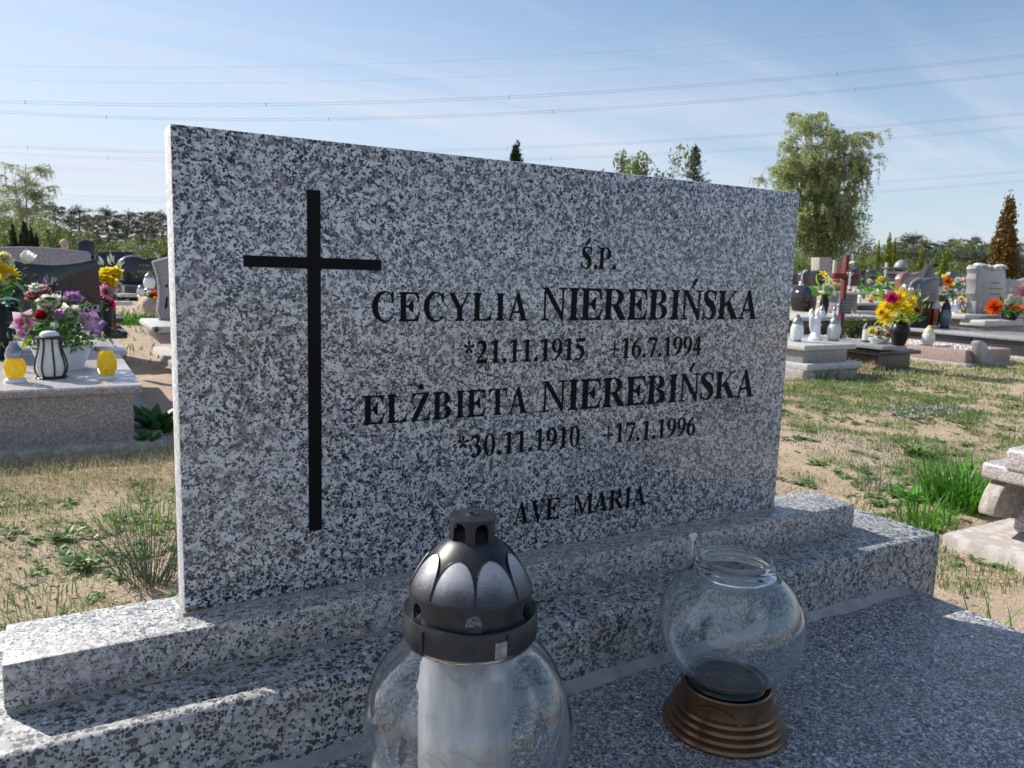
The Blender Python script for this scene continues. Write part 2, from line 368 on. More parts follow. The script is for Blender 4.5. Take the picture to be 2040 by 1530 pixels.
M['yel'] = plain('amber_plastic', (0.95, 0.66, 0.008), 0.07, trans=0.55, var=0.45, sc=75, coat=1.0)
M['smoke'] = plain('smoked_glass', (0.10, 0.13, 0.14), 0.12, var=0.4, sc=40, coat=0.6)
M['wire'] = plain('cable_grey', (0.30, 0.36, 0.46), 0.6)
M['skin'] = plain('skin', (0.50, 0.27, 0.19), 0.6, var=0.1)
M['hair'] = plain('grey_hair', (0.40, 0.34, 0.26), 0.8, var=0.3, sc=80)
M['shirt'] = plain('blue_shirt', (0.10, 0.14, 0.25), 0.8)
M['bark'] = plain('bark', (0.10, 0.08, 0.06), 0.9, var=0.5, sc=8)
M['pinebark'] = plain('pine_bark', (0.20, 0.12, 0.08), 0.9, var=0.5, sc=5)
M['birchbark'] = plain('birch_bark', (0.48, 0.46, 0.42), 0.8, var=0.5, sc=3)
M['twig'] = plain('birch_twig', (0.23, 0.22, 0.20), 0.9, var=0.3, sc=2)
M['pebble'] = plain('white_pebbles', (0.62, 0.55, 0.52), 0.7, var=0.3, sc=60)
M['wood'] = plain('weathered_post', (0.12, 0.10, 0.085), 0.9, var=0.4)

# refracting glass with real wall thickness for the vessel on the bronze base
def insertmat():
    m, t, b = newmat('plastic_insert'); N = NB(t); o = N.obj()
    mpn = N.n('ShaderNodeMapping', {'Vector': o, 'Scale': (1, 1, .22)}); n = N.noise(mpn.outputs[0], 34, 5, .65).outputs['Fac']; n2 = N.noise(o, 16, 5, .7, 1.2).outputs['Fac']
    col = N.mix(N.rng(n, .35, .7), (0.72, 0.74, 0.77), (0.46, 0.48, 0.52)); col = N.mix(N.rng(n2, .54, .66, 0, .6), col, (0.26, 0.25, 0.26))
    N.link(col, b.inputs['Base Color']); b.inputs['Roughness'].default_value = .35; N.bump(n, .6, .006, b)
    tr = N.n('ShaderNodeBsdfTranslucent', {'Color': col}); ms = N.n('ShaderNodeMixShader', {0: .3, 1: b.outputs[0], 2: tr.outputs[0]}); N.link(ms.outputs[0], t.nodes['Material Output'].inputs[0]); return m
M['insert'] = insertmat()
def realglass(name, tint, dirt):
    m, t, b = newmat(name); N = NB(t); o = N.obj()
    b.inputs['Base Color'].default_value = (*tint, 1); b.inputs['Roughness'].default_value = 0.015
    b.inputs['Transmission Weight'].default_value = 1; b.inputs['IOR'].default_value = 1.48
    df = N.n('ShaderNodeBsdfDiffuse', {'Color': (0.42, 0.45, 0.48, 1)})
    n = N.noise(N.warp(o, 14, 0.04), 24, 7, 0.72).outputs['Fac']; sp = N.noise(o, 500, 2).outputs['Fac']
    d = N.math('ADD', N.rng(n, 0.48, 0.78, 0.0, 0.11*dirt), N.rng(sp, 0.68, 0.73, 0, 0.12*dirt), clamp=True)
    s = N.n('ShaderNodeMixShader', {0: d, 1: b.outputs[0], 2: df.outputs[0]}); N.link(s.outputs[0], t.nodes['Material Output'].inputs[0]); return m
M['rglass'] = realglass('green_tinted_glass', (0.94, 0.98, 0.975), 1.25)  # heavy bluish film: real dust, with the sky's reflection painted in as well
M['cglass'] = realglass('clear_thick_glass', (0.97, 0.985, 0.98), 0.25)

# ------------------------------------------------------------------ ground
def ground_mat():
    m, t, b = newmat('sandy_ground'); N = NB(t); o = N.obj()
    big = N.noise(o, 0.9, 5, 0.6).outputs['Fac']; mid = N.noise(o, 6, 6, 0.65).outputs['Fac']; fin = N.noise(o, 90, 5, 0.7).outputs['Fac']; gr = N.noise(o, 420, 2, 0.6).outputs['Fac']
    sand = N.mix(N.rng(mid, 0.35, 0.7), (0.47, 0.365, 0.275), (0.38, 0.295, 0.225))
    sand = N.mix(N.rng(fin, 0.52, 0.68, 0, 0.7), sand, (0.19, 0.14, 0.10))
    sand = N.mix(N.rng(gr, 0.58, 0.75, 0, 0.5), sand, (0.55, 0.45, 0.34))
    straw = N.mix(N.rng(fin, 0.35, 0.65), (0.24, 0.215, 0.12), (0.36, 0.31, 0.18))
    gm = N.math('ADD', N.math('MULTIPLY', big, 0.7), N.math('MULTIPLY', mid, 0.4))
    col = N.mix(N.rng(gm, 0.54, 0.66, 0, 0.5), sand, straw)
    N.link(col, b.inputs['Base Color']); b.inputs['Roughness'].default_value = 0.95; b.inputs['Specular IOR Level'].default_value = 0.15
    h = N.math('ADD', N.math('MULTIPLY', fin, 0.5), N.math('MULTIPLY', mid, 0.8)); N.bump(h, 0.7, 0.03, b)
    return m
M['ground'] = ground_mat()
def gh(x, y):
    d = min(1, max(0, (math.hypot(x-0.4, y)-0.7)/1.2))
    return GZ + d*(0.022*mn.noise((x*1.7, y*1.7, 3)) + 0.010*mn.noise((x*6, y*6, 9)))
g = MB()
def axis(a, b, st): 
    out = []; x = a
    while x < b: out.append(x); x += st
    return out+[b]
xs = [-900, -300, -100, -40, -15, -6]+axis(-3.5, 11, 0.08)+[14, 20, 40, 100, 300, 900]
ys = [-900, -200, -40, -8, -3]+axis(-1.5, 7, 0.08)+[9, 14, 25, 60, 150, 400, 1200]
for y in ys:
    for x in xs:
        inn = -3.5 <= x <= 11 and -1.5 <= y <= 7
        g.v.append((x, y, gh(x, y) if inn else GZ))
nx = len(xs)
g.f = [(j*nx+i, j*nx+i+1, (j+1)*nx+i+1, (j+1)*nx+i) for j in range(len(ys)-1) for i in range(nx-1)]
single('ground', g, M['ground'], kind='structure', fix=False, smooth=3)

# ------------------------------------------------------------------ the gravestone in front
H = 0.562; T = 0.0505; AH = 0.0548; BH = 0.0945; ZB = -AH; ZC = -AH-BH
tomb = Thing('gravestone', 'large speckled light grey granite headstone with a black cross and black names, nearest the camera', 'gravestone', (0.5, 0, ZC))
fr = MB().box(0, 1.0, 0.0015, T, 0.003, H)
slab = tomb.part('headstone_slab', fr, M['granite'], bev=0.0025)
slab.data.materials.append(M['granite_edge'])
for p in slab.data.polygons:
    if p.normal.y > -0.8: p.material_index = 1
tomb.part('joint', MB().box(-0.002, 1.001, -0.0005, T+0.003, -0.0005, 0.0035), M['mortar'])
tomb.part('plinth', MB().box(-0.1808, 1.1704, -0.0407, 0.0669, ZB+0.003, -0.0002), M['granite_plinth'], bev=0.003)
tomb.part('joint', MB().box(-0.179, 1.169, -0.0385, 0.065, ZB-0.001, ZB+0.0035), M['mortar'])

# lettering: bold roman capitals, drawn as strokes and bowls in units of the cap height
def cr_(pts, n=6):
    out = []; P = [pts[0]]+list(pts)+[pts[-1]]
    for i in range(1, len(P)-2):
        for k in range(n):
            t = k/n; a, b, c, d = [np.array(P[i+j-1], float) for j in range(4)]
            out.append(tuple(0.5*((2*b)+(-a+c)*t+(2*a-5*b+4*c-d)*t*t+(-a+3*b-3*c+d)*t**3)))
    out.append(tuple(map(float, pts[-1]))); return out
def stroke(pts, n=6):      # (x, y, width)
    p = cr_(pts, n); L = []; Rr = []
    for i in range(len(p)):
        a = p[max(i-1, 0)]; b = p[min(i+1, len(p)-1)]; dx_, dy_ = b[0]-a[0], b[1]-a[1]; l = math.hypot(dx_, dy_) or 1
        nx_, ny_ = -dy_/l, dx_/l; w_ = p[i][2]/2
        L.append((p[i][0]+nx_*w_, p[i][1]+ny_*w_)); Rr.append((p[i][0]-nx_*w_, p[i][1]-ny_*w_))
    return [[L[i], L[i+1], Rr[i+1], Rr[i]] for i in range(len(p)-1)]
def ring(cx, cy, rx, ry, ix, iy, a0=0, a1=360, ox=0, n=28):
    q = []
    for k in range(n):
        a = R_(a0+(a1-a0)*k/n); b = R_(a0+(a1-a0)*(k+1)/n)
        q.append([(cx+rx*math.cos(a), cy+ry*math.sin(a)), (cx+rx*math.cos(b), cy+ry*math.sin(b)),
                  (cx+ox+ix*math.cos(b), cy+iy*math.sin(b)), (cx+ox+ix*math.cos(a), cy+iy*math.sin(a))])
    return q
def rc(x0, x1, y0, y1): return [[(x0, y0), (x1, y0), (x1, y1), (x0, y1)]]
def po(*p): return [list(p)]
SW = 0.235
def serifs(x, w, at, o=0.085):
    s = []
    for yv in at:
        sg = 1 if yv == 0 else -1
        s.append(po((x-o, yv), (x+w+o, yv), (x+w+o, yv+sg*0.045), (x+w, yv+sg*0.10), (x, yv+sg*0.10), (x-o, yv+sg*0.045)))
    return s
def stem(x, w=SW, at=(0, 1)): return [rc(x, x+w, 0.0, 1.0)]+serifs(x, w, at)
def diag(x0, x1, w, y0=0, y1=1): return po((x0-w/2, y0), (x0+w/2, y0), (x1+w/2, y1), (x1-w/2, y1))
GL = {}
GL['I'] = (0.575, stem(0.17))
topE = lambda r: [rc(0.2, r, 0.93, 1.0), po((r-0.24, 0.95), (r, 1.0), (r+0.04, 0.66), (r, 0.66), (r-0.07, 0.85))]
botE = lambda r: [rc(0.2, r, 0.0, 0.07), po((r-0.28, 0.05), (r-0.04, 0.0), (r+0.05, 0.34), (r+0.01, 0.34), (r-0.09, 0.15))]
GL['E'] = (0.987, stem(0.10)+topE(0.86)+[rc(0.3, 0.60, 0.475, 0.545), po((0.42, 0.475), (0.60, 0.30), (0.645, 0.30), (0.645, 0.72), (0.60, 0.72), (0.42, 0.545))]+botE(0.88))
GL['L'] = (0.987, stem(0.10)+botE(0.88))
GL['C'] = (1.068, [ring(0.56, 0.5, 0.51, 0.53, 0.33, 0.465, 38, 318, 0.06), po((0.90, 0.62), (0.93, 0.62), (0.93, 1.03), (0.90, 1.03), (0.84, 0.93), (0.78, 0.92))])
GL['Y'] = (1.068, [rc(0.43, 0.43+SW, 0, 0.47), diag(0.55, 0.15, 0.235, 0.40, 1.0), diag(0.60, 0.93, 0.08, 0.42, 1.0), po((0, 0.965), (0.40, 0.965), (0.40, 1.0), (0, 1.0)), po((0.74, 0.965), (1.06, 0.965), (1.06, 1), (0.74, 1))]+serifs(0.43, SW, (0,)))
GL['A'] = (1.068, [diag(0.13, 0.50, 0.08), po((0.69, 0), (0.95, 0), (0.575, 1.03), (0.49, 1.03), (0.43, 0.84)), rc(0.24, 0.72, 0.28, 0.355), rc(0.0, 0.30, 0, 0.055), rc(0.60, 1.06, 0, 0.055)])
GL['N'] = (1.068, [rc(0.135, 0.21, 0.0, 0.9), po((0.0, 1.0), (0.30, 1.0), (0.93, 0.16), (0.93, -0.03), (0.87, -0.03), (0.14, 0.93)), rc(0.86, 0.935, 0.1, 1.0), rc(0.02, 0.34, 0, 0.055), rc(0.72, 1.07, 0.945, 1.0)])
GL['R'] = (1.068, stem(0.10)+[ring(0.45, 0.735, 0.43, 0.265, 0.19, 0.225, -90, 90), rc(0.3, 0.47, 0.955, 1.0), rc(0.3, 0.47, 0.47, 0.51), po((0.38, 0.49), (0.62, 0.52), (1.0, 0.03), (1.05, 0), (0.73, 0))])
GL['B'] = (0.987, stem(0.10)+[ring(0.46, 0.755, 0.36, 0.245, 0.13, 0.20, -90, 90), ring(0.46, 0.265, 0.43, 0.265, 0.18, 0.22, -90, 90), rc(0.3, 0.47, 0.955, 1.0), rc(0.3, 0.47, 0.50, 0.535), rc(0.3, 0.47, 0, 0.045)])
GL['P'] = (0.904, stem(0.10)+[ring(0.45, 0.72, 0.40, 0.28, 0.17, 0.235, -90, 90), rc(0.3, 0.46, 0.955, 1.0), rc(0.3, 0.46, 0.44, 0.485)])
GL['K'] = (1.151, stem(0.10)+[diag(0.34, 0.90, 0.08, 0.45, 0.98), po((0.43, 0.56), (0.58, 0.70), (1.06, 0.03), (1.11, 0), (0.76, 0)), rc(0.72, 1.08, 0.965, 1.0), rc(0.68, 1.15, 0, 0.035)])
GL['S'] = (0.822, [stroke([(0.67, 0.86, 0.05), (0.56, 0.95, 0.08), (0.40, 0.99, 0.07), (0.22, 0.92, 0.13), (0.17, 0.78, 0.2), (0.30, 0.62, 0.25), (0.52, 0.46, 0.27), (0.63, 0.26, 0.21), (0.56, 0.10, 0.14), (0.40, 0.02, 0.07), (0.22, 0.06, 0.07), (0.10, 0.16, 0.05)]), po((0.66, 0.68), (0.70, 0.68), (0.70, 1.02), (0.66, 1.02), (0.60, 0.92)), po((0.06, -0.02), (0.10, -0.02), (0.16, 0.08), (0.10, 0.33), (0.06, 0.33))])
GL['Z'] = (0.987, [rc(0.10, 0.88, 0.955, 1.0), rc(0.06, 0.88, 0.0, 0.045), po((0.06, 0.03), (0.32, 0.03), (0.88, 0.97), (0.62, 0.97)), po((0.10, 0.98), (0.07, 0.70), (0.10, 0.70), (0.20, 0.88), (0.32, 0.96)), po((0.60, 0.03), (0.86, 0.0), (0.93, 0.32), (0.90, 0.32), (0.80, 0.12))])
GL['T'] = (0.987, [rc(0.05, 0.94, 0.955, 1.0), rc(0.375, 0.61, 0, 1.0), po((0.05, 0.99), (0.02, 0.70), (0.05, 0.70), (0.14, 0.90), (0.26, 0.96)), po((0.94, 0.99), (0.97, 0.70), (0.94, 0.70), (0.85, 0.90), (0.73, 0.96))]+serifs(0.375, SW, (0,)))
GL['V'] = (1.068, [po((0.08, 1.0), (0.34, 1.0), (0.62, 0.20), (0.57, -0.03), (0.50, -0.03)), diag(0.56, 0.92, 0.08, 0.0, 1.0), rc(0, 0.44, 0.965, 1), rc(0.76, 1.06, 0.965, 1)])
GL['M'] = (1.396, [rc(0.155, 0.23, 0, 0.98), po((0.02, 1.0), (0.33, 1.0), (0.72, 0.22), (0.62, 0.0), (0.19, 0.93)), diag(0.66, 1.10, 0.08, 0.06, 0.98), rc(1.04, 1.04+SW, 0, 1.0), rc(0.05, 0.35, 0, 0.035), rc(0.98, 1.37, 0, 0.035), rc(1.10, 1.37, 0.965, 1.0)])
GL['.'] = (0.37, [ring(0.185, 0.095, 0.115, 0.115, 0.0, 0.0, n=14)])
GL['*'] = (0.74, [po((0.37, 0.70), (0.37+0.055*math.cos(R_(a+90))+0.12*math.cos(R_(a)), 0.70+0.055*math.sin(R_(a+90))+0.12*math.sin(R_(a))),
                      (0.37+0.075*math.cos(R_(a+90))+0.26*math.cos(R_(a)), 0.70+0.075*math.sin(R_(a+90))+0.26*math.sin(R_(a))),
                      (0.37+0.31*math.cos(R_(a)), 0.70+0.31*math.sin(R_(a))),
                      (0.37-0.075*math.cos(R_(a+90))+0.26*math.cos(R_(a)), 0.70-0.075*math.sin(R_(a+90))+0.26*math.sin(R_(a))),
                      (0.37-0.055*math.cos(R_(a+90))+0.12*math.cos(R_(a)), 0.70-0.055*math.sin(R_(a+90))+0.12*math.sin(R_(a)))) for a in (90, 162, 234, 306, 18)])
GL['+'] = (0.80, [rc(0.08, 0.74, 0.41, 0.485), rc(0.375, 0.45, 0.06, 0.92)])
GL['0'] = (0.74, [ring(0.37, 0.5, 0.33, 0.53, 0.135, 0.485)])
GL['1'] = (0.74, [rc(0.29, 0.50, 0.0, 1.0), po((0.08, 0.86), (0.10, 0.82), (0.30, 0.87), (0.30, 1.0)), rc(0.13, 0.64, 0, 0.035), po((0.20, 0.03), (0.60, 0.03), (0.50, 0.09), (0.29, 0.09))])
GL['2'] = (0.74, [stroke([(0.06, 0.74, 0.05), (0.14, 0.88, 0.10), (0.30, 0.92, 0.17), (0.45, 0.86, 0.22), (0.50, 0.68, 0.22), (0.42, 0.48, 0.14), (0.24, 0.26, 0.09), (0.08, 0.06, 0.06)]), po((0.04, 0.0), (0.62, 0.0), (0.70, 0.26), (0.66, 0.27), (0.58, 0.16), (0.15, 0.16))])
GL['3'] = (0.74, [stroke([(0.07, 0.76, 0.04), (0.16, 0.90, 0.09), (0.32, 0.94, 0.16), (0.46, 0.84, 0.2), (0.44, 0.66, 0.14), (0.28, 0.54, 0.05)]), stroke([(0.26, 0.55, 0.05), (0.44, 0.48, 0.17), (0.53, 0.32, 0.22), (0.46, 0.12, 0.16), (0.28, 0.02, 0.08), (0.12, 0.08, 0.12), (0.08, 0.12, 0.04)])])
GL['4'] = (0.74, [rc(0.38, 0.57, 0, 1.0), rc(0.04, 0.70, 0.25, 0.385), po((0.04, 0.38), (0.09, 0.38), (0.42, 0.86), (0.40, 1.0))])
GL['5'] = (0.74, [po((0.20, 0.84), (0.64, 0.84), (0.68, 1.0), (0.24, 1.0)), po((0.20, 0.98), (0.26, 0.98), (0.16, 0.56), (0.08, 0.54)), stroke([(0.10, 0.57, 0.10), (0.30, 0.60, 0.2), (0.50, 0.46, 0.24), (0.53, 0.26, 0.2), (0.40, 0.08, 0.13), (0.24, 0.02, 0.09), (0.08, 0.08, 0.12)])])
_six = [ring(0.37, 0.31, 0.33, 0.33, 0.13, 0.27), stroke([(0.66, 1.0, 0.02), (0.46, 0.92, 0.08), (0.26, 0.74, 0.16), (0.15, 0.50, 0.21), (0.14, 0.32, 0.20)])]
GL['6'] = (0.74, _six)
GL['9'] = (0.74, [[[(0.74-x, 1.0-y) for x, y in q] for q in pr] for pr in _six])
GL['7'] = (0.74, [po((0.08, 0.84), (0.70, 0.84), (0.70, 0.90), (0.66, 1.0), (0.08, 1.0)), po((0.05, 0.72), (0.09, 0.72), (0.16, 0.86), (0.08, 0.98)), po((0.20, 0.0), (0.40, 0.0), (0.70, 0.88), (0.58, 0.88))])
acute = lambda x: po((x-0.05, 1.09), (x+0.04, 1.07), (x+0.30, 1.36), (x+0.14, 1.40))
GL['Ń'] = (1.068, GL['N'][1]+[acute(0.50)])
GL['Ś'] = (0.822, GL['S'][1]+[acute(0.34)])
GL['Ż'] = (0.987, GL['Z'][1]+[ring(0.50, 1.22, 0.115, 0.115, 0, 0, n=14)])
def word(txt, x0, x1, zb, h, y=0.0015, sp=0.0, off=0.0006, shear=0.0, mb=None):
    wsum = sum(GL[c][0]+sp for c in txt)-sp; sx = (x1-x0)/wsum; mb = mb or MB(); x = x0; k = 0
    for c in txt:
        wd, prims = GL[c]
        for pr in prims:
            yy = y-off-0.00004*(k % 12); k += 1
            for q in pr:
                q2 = [q[0]]
                for v_ in q[1:]:
                    if abs(v_[0]-q2[-1][0])+abs(v_[1]-q2[-1][1]) > 1e-7: q2.append(v_)
                if len(q2) > 2 and abs(q2[0][0]-q2[-1][0])+abs(q2[0][1]-q2[-1][1]) < 1e-7: q2.pop()
                if len(q2) < 3: continue
                mb.add([(x+(v_[0])*sx+shear*v_[1]*h, yy, zb+v_[1]*h) for v_ in q2], [tuple(range(len(q2)))])
        x += (wd+sp)*sx
    return mb
lines = [('Ś.P.', 0.548, 0.614, 0.4213, 0.0315, 0), ('CECYLIA', 0.2290, 0.4625, 0.3460, 0.0378, .06), ('NIEREBIŃSKA', 0.4820, 0.9190, 0.3460, 0.0468, 0),
         ('*21.11.1915', 0.3590, 0.5640, 0.2875, 0.0320, 0), ('+16.7.1994', 0.6060, 0.7960, 0.2875, 0.0310, 0),
         ('ELŻBIETA', 0.2185, 0.4670, 0.2132, 0.0378, .04), ('NIEREBIŃSKA', 0.4880, 0.9250, 0.2125, 0.0455, 0),
         ('*30.11.1910', 0.3530, 0.5610, 0.1560, 0.0315, 0), ('+17.1.1996', 0.6020, 0.7940, 0.1550, 0.0310, 0),
         ('AVE', 0.4480, 0.5300, 0.0478, 0.0330, 0), ('MARIA', 0.5520, 0.6970, 0.0478, 0.0320, 0)]
for (tx, a, b_, zb, h, sp) in lines:
    tomb.part('inscription', word(tx, a, b_, zb, h, sp=sp), M['paint'], smooth=0, fix=False)
cr = MB().box(0.1486, 0.1648, 0.0004, 0.004, 0.082, 0.503).box(0.0745, 0.2423, 0.00055, 0.0042, 0.4103, 0.4235)
tomb.part('cross', cr, M['paint'], smooth=0)
# white bird dropping on the plinth front
drp = MB(); c0 = PY(1380, 1066, -0.0407)
for (a, b_, w_, h_) in ((0, 0, .011, .004), (0.001, -.006, .006, .005), (.0012, -.014, .0024, .010), (.001, -.026, .0012, .012)):
    drp.add([(c0.x+a+w_*math.cos(t*.52)*random.uniform(.8, 1.1), -0.0413+0.00005*len(drp.v)/12, c0.z+b_+h_*math.sin(t*.52)) for t in range(12)], [tuple(range(12))])
tomb.part('bird_dropping', drp, M['white'], smooth=0, fix=False)
# base block and covering slab
base = Thing('stone_block', 'coarse black and grey terrazzo base block under the speckled headstone', 'stone block', (0.5, 0.04, ZC))
base.part('block', MB().box(-0.36, 1.325, -0.1217, 0.19, GZ-0.05, ZB-0.0012), M['terr'], bev=0.009, seg=3)
fil = MB(); n_ = 90; vv = []
for i in range(n_+1):
    x = -0.34+(1.225+0.34)*i/n_; a = 0.006+0.003*mn.noise((x*14, 0, 0))+0.0022*mn.noise((x*60, 2, 0)); b2 = 0.0125+0.009*mn.noise((x*9, 5, 0))+0.006*mn.noise((x*34, 5, 4))
    vv += [(x, -0.1217-0.0005, ZC+a*2.0), (x, -0.1217-0.006, ZC+a*0.9), (x, -0.1217-b2, ZC+0.0012), (x, -0.1217-b2-0.001, ZC-0.002)]
fil.add(vv, [(i*4+k, i*4+k+1, i*4+k+5, i*4+k+4) for i in range(n_) for k in range(3)])
base.part('cement_fillet', fil, M['cement'], fix=False)
cov = Thing('tomb_slab', 'fine speckled grey terrazzo grave cover in front of the headstone base', 'tomb slab', (0.45, -0.9, ZC))
cov.part('cover_slab', MB().box(-0.36, 1.2486, -2.1, -0.1219, ZC-0.06, ZC), M['terr_f'], bev=0.004)
cov.part('curb', MB().box(-0.34, 1.23, -2.08, -0.1219, GZ-0.05, ZC-0.061), M['terr'], bev=0.004)

# ------------------------------------------------------------------ the two big glass lanterns on the grave
def arch_band(mb, c, r, z0, z1, nop, wdeg, zo0, zo1, a0=0, n=240, th=0.0022):
    aw = R_(wdeg); per = 2*math.pi/nop
    for k in range(n):
        a = 2*math.pi*k/n; b_ = 2*math.pi*(k+1)/n; m_ = (a+b_)/2
        def hh(q):
            d = ((q-a0+per/2) % per)-per/2; hw = aw/2
            if abs(d) >= hw: return None
            rr = r*hw
            return min(zo1, (zo1-rr)+math.sqrt(max(0, rr*rr-(r*d)**2)))
        ma = hh(m_); segs = [(z0, z1, z0, z1)] if ma is None else []
        if ma is not None:
            ha = hh(a); hb = hh(b_); lo = zo1-r*aw/2
            ha = lo if ha is None else ha; hb = lo if hb is None else hb
            if zo0 > z0: segs.append((z0, zo0, z0, zo0))
            segs.append((ha, z1, hb, z1))
        for (p0, p1, q0, q1) in segs:
            A = lambda rr, q, z: (c[0]+rr*math.cos(q), c[1]+rr*math.sin(q), c[2]+z)
            mb.add([A(r, a, p0), A(r, b_, q0), A(r, b_, q1), A(r, a, p1), A(r-th, a, p0), A(r-th, b_, q0), A(r-th, b_, q1), A(r-th, a, p1)],
                   [(0, 1, 2, 3), (7, 6, 5, 4), (4, 5, 1, 0), (3, 2, 6, 7), (0, 3, 7, 4), (1, 5, 6, 2)])
ax, ay = 0.2000, -0.3430
lx, ly = ax, ay
def cz(py): return zat(ax, ay, py)-ZC
u = mpp((ax, ay, 0.0))
zt, zn, zd0, zl1, zl2, zl3, zg = cz(1025), cz(1072), cz(1070), cz(1167), cz(1210), cz(1254), cz(1432)
r_cap, r_l1, r_l2, r_g = 46.5*mpp((ax, ay, ZC+zt)), 121*mpp((ax, ay, ZC+zl1)), 134*mpp((ax, ay, ZC+zl2)), 206*mpp((ax, ay, ZC+zg))
lan = Thing('grave_lantern', 'big round clear glass lantern with a black domed cap, nearest the camera', 'lantern', (ax, ay, ZC))
LC = (ax, ay, ZC)
cap = MB()
DP = [(0, 1.0), (.06, .985), (.15, .955), (.3, .89), (.45, .815), (.6, .725), (.73, .64), (.85, .54), (.93, .46), (1.0, .385)]
def dome_r(t): return r_l1*0.985*float(np.interp(t, [a for a, b in DP], [b for a, b in DP]))
# dome (lathe, hollow)
dome = []
for i in range(15):
    t = i/14; rr = dome_r(t); zz = zl1+(zd0-zl1)*t
    dome.append((max(rr, r_cap*1.02), zz))
cap.lathe(LC, [(r_l1*1.0, zl1-0.002), (r_l1*1.012, zl1+0.001), (r_l1*0.995, zl1+0.003)]+dome+[(r_cap*0.9, zd0+0.001)], n=96, cap0=False, cap1=False)
cap.lathe(LC, [(r_cap*0.9, zd0+0.0008), (r_l1*0.45, zl1+(zd0-zl1)*0.75), (r_l1*0.9, zl1+0.004), (r_l1*0.98, zl1-0.001)], n=64, cap0=False, cap1=False)
capo = lan.part('cap', cap, M['blackpl'], fix=False)
band = MB(); arch_band(band, LC, r_l1*1.005, zl2, zl1-0.001, 6, 14.5, zl2, zl2+(zl1-zl2)*0.80, a0=R_(-114))
lan.part('vent_band', band, M['blackpl'], parent=capo)
rg = MB().lathe(LC, [(r_l1*0.97, zl2+0.001), (r_l2*0.98, zl2+0.002), (r_l2, zl2), (r_l2*1.008, zl3+0.004), (r_l2*1.0, zl3), (r_l2*0.965, zl3), (r_l2*0.96, zl2-0.004)], n=96, cap0=False, cap1=False)
for q in range(5):
    a = R_(-114+28+q*72); rg.box(-1, -1, -1, -1, -1, -1) if False else None
    p = Vector((ax+r_l2*1.006*math.cos(a), ay+r_l2*1.006*math.sin(a), 0)); tdir = Vector((-math.sin(a), math.cos(a), 0))*0.0008; nn = Vector((math.cos(a), math.sin(a), 0))*0.0012
    z0, z1 = ZC+zl3+0.001, ZC+zl2-0.001
    rg.add([p-tdir+Vector((0, 0, z0)), p+tdir+Vector((0, 0, z0)), p+tdir+nn+Vector((0, 0, z0)), p-tdir+nn+Vector((0, 0, z0)), p-tdir+Vector((0, 0, z1)), p+tdir+Vector((0, 0, z1)), p+tdir+nn+Vector((0, 0, z1)), p-tdir+nn+Vector((0, 0, z1))],
           [(3, 2, 1, 0), (4, 5, 6, 7), (0, 1, 5, 4), (1, 2, 6, 5), (2, 3, 7, 6), (3, 0, 4, 7)])
lan.part('cap_ring', rg, M['blackpl'], parent=capo, fix=False)
# worn paper tag on the ring
tg = MB(); a1 = R_(-97); 
for k in range(5):
    a = a1+k*0.045
    for z in (zl3+0.001, zl2-0.006): tg.v.append((ax+r_l2*1.014*math.cos(a), ay+r_l2*1.014*math.sin(a), ZC+z))
tg.f = [(2*k, 2*k+2, 2*k+3, 2*k+1) for k in range(4)]
lan.part('label_scrap', tg, plain('scrap', (0.26, 0.26, 0.29), 0.8, var=0.5, sc=90), parent=capo, fix=False)
# chimney with arched windows, its lid and knob
ch = MB(); arch_band(ch, LC, r_cap*1.0, zd0-0.001, zt-0.003, 6, 36, zd0-0.001, zt-0.0032, a0=R_(-92), n=180, th=0.0018)
lan.part('chimney', ch, M['blackpl'], parent=capo)
lan.part('inner_cup', MB().lathe(LC, [(r_cap*.93, zd0-.004), (r_cap*.90, zd0+(zt-zd0)*.35), (r_cap*.70, zd0+(zt-zd0)*.58), (r_cap*.2, zd0+(zt-zd0)*.66)], n=40), M['paint'], parent=capo)
ld = MB().lathe(LC, [(r_cap*1.0, zt-0.0035), (r_cap*1.02, zt-0.002), (r_cap*0.99, zt-0.0004), (r_cap*0.90, zt), (r_cap*0.27, zt+0.0004), (r_cap*0.22, zt+0.0012), (r_cap*0.17, zt+0.0008), (r_cap*0.12, zt-0.002), (r_cap*0.02, zt-0.003)], n=64)
lan.part('cap_top', ld, M['blackpl'], parent=capo, fix=False)
def silver():
    m, t, b = newmat('sprayed_silver'); N = NB(t); o = N.obj()
    zc = N.n('ShaderNodeSeparateXYZ', {0: o}).outputs[2]; fc = N.n('ShaderNodeLayerWeight', {'Blend': 0.3}).outputs['Facing']
    s = N.noise(o, 1500, 2, 0.7).outputs['Fac']; l = N.noise(o, 45, 3).outputs['Fac']
    f = N.math('ADD', N.math('MULTIPLY', N.rng(zc, zl1+0.002, zl1+0.030), 0.55), N.math('ADD', N.math('MULTIPLY', s, 0.9), N.math('MULTIPLY', l, 0.4)))
    N.link(N.mix(N.rng(f, 0.78, 1.22), (0.03, 0.032, 0.04), (0.46, 0.47, 0.50)), b.inputs['Base Color'])
    N.link(N.rng(f, 0.80, 1.35, 0.1, 0.45), b.inputs['Metallic']); b.inputs['Roughness'].default_value = 0.42; return m
M['silver'] = silver()
def dome_pt(t, a, off=0.0):
    rr = dome_r(t)+off; zz = zl1+(zd0-zl1)*t+off*0.6
    return (ax+rr*math.cos(a), ay+rr*math.sin(a), ZC+zz)
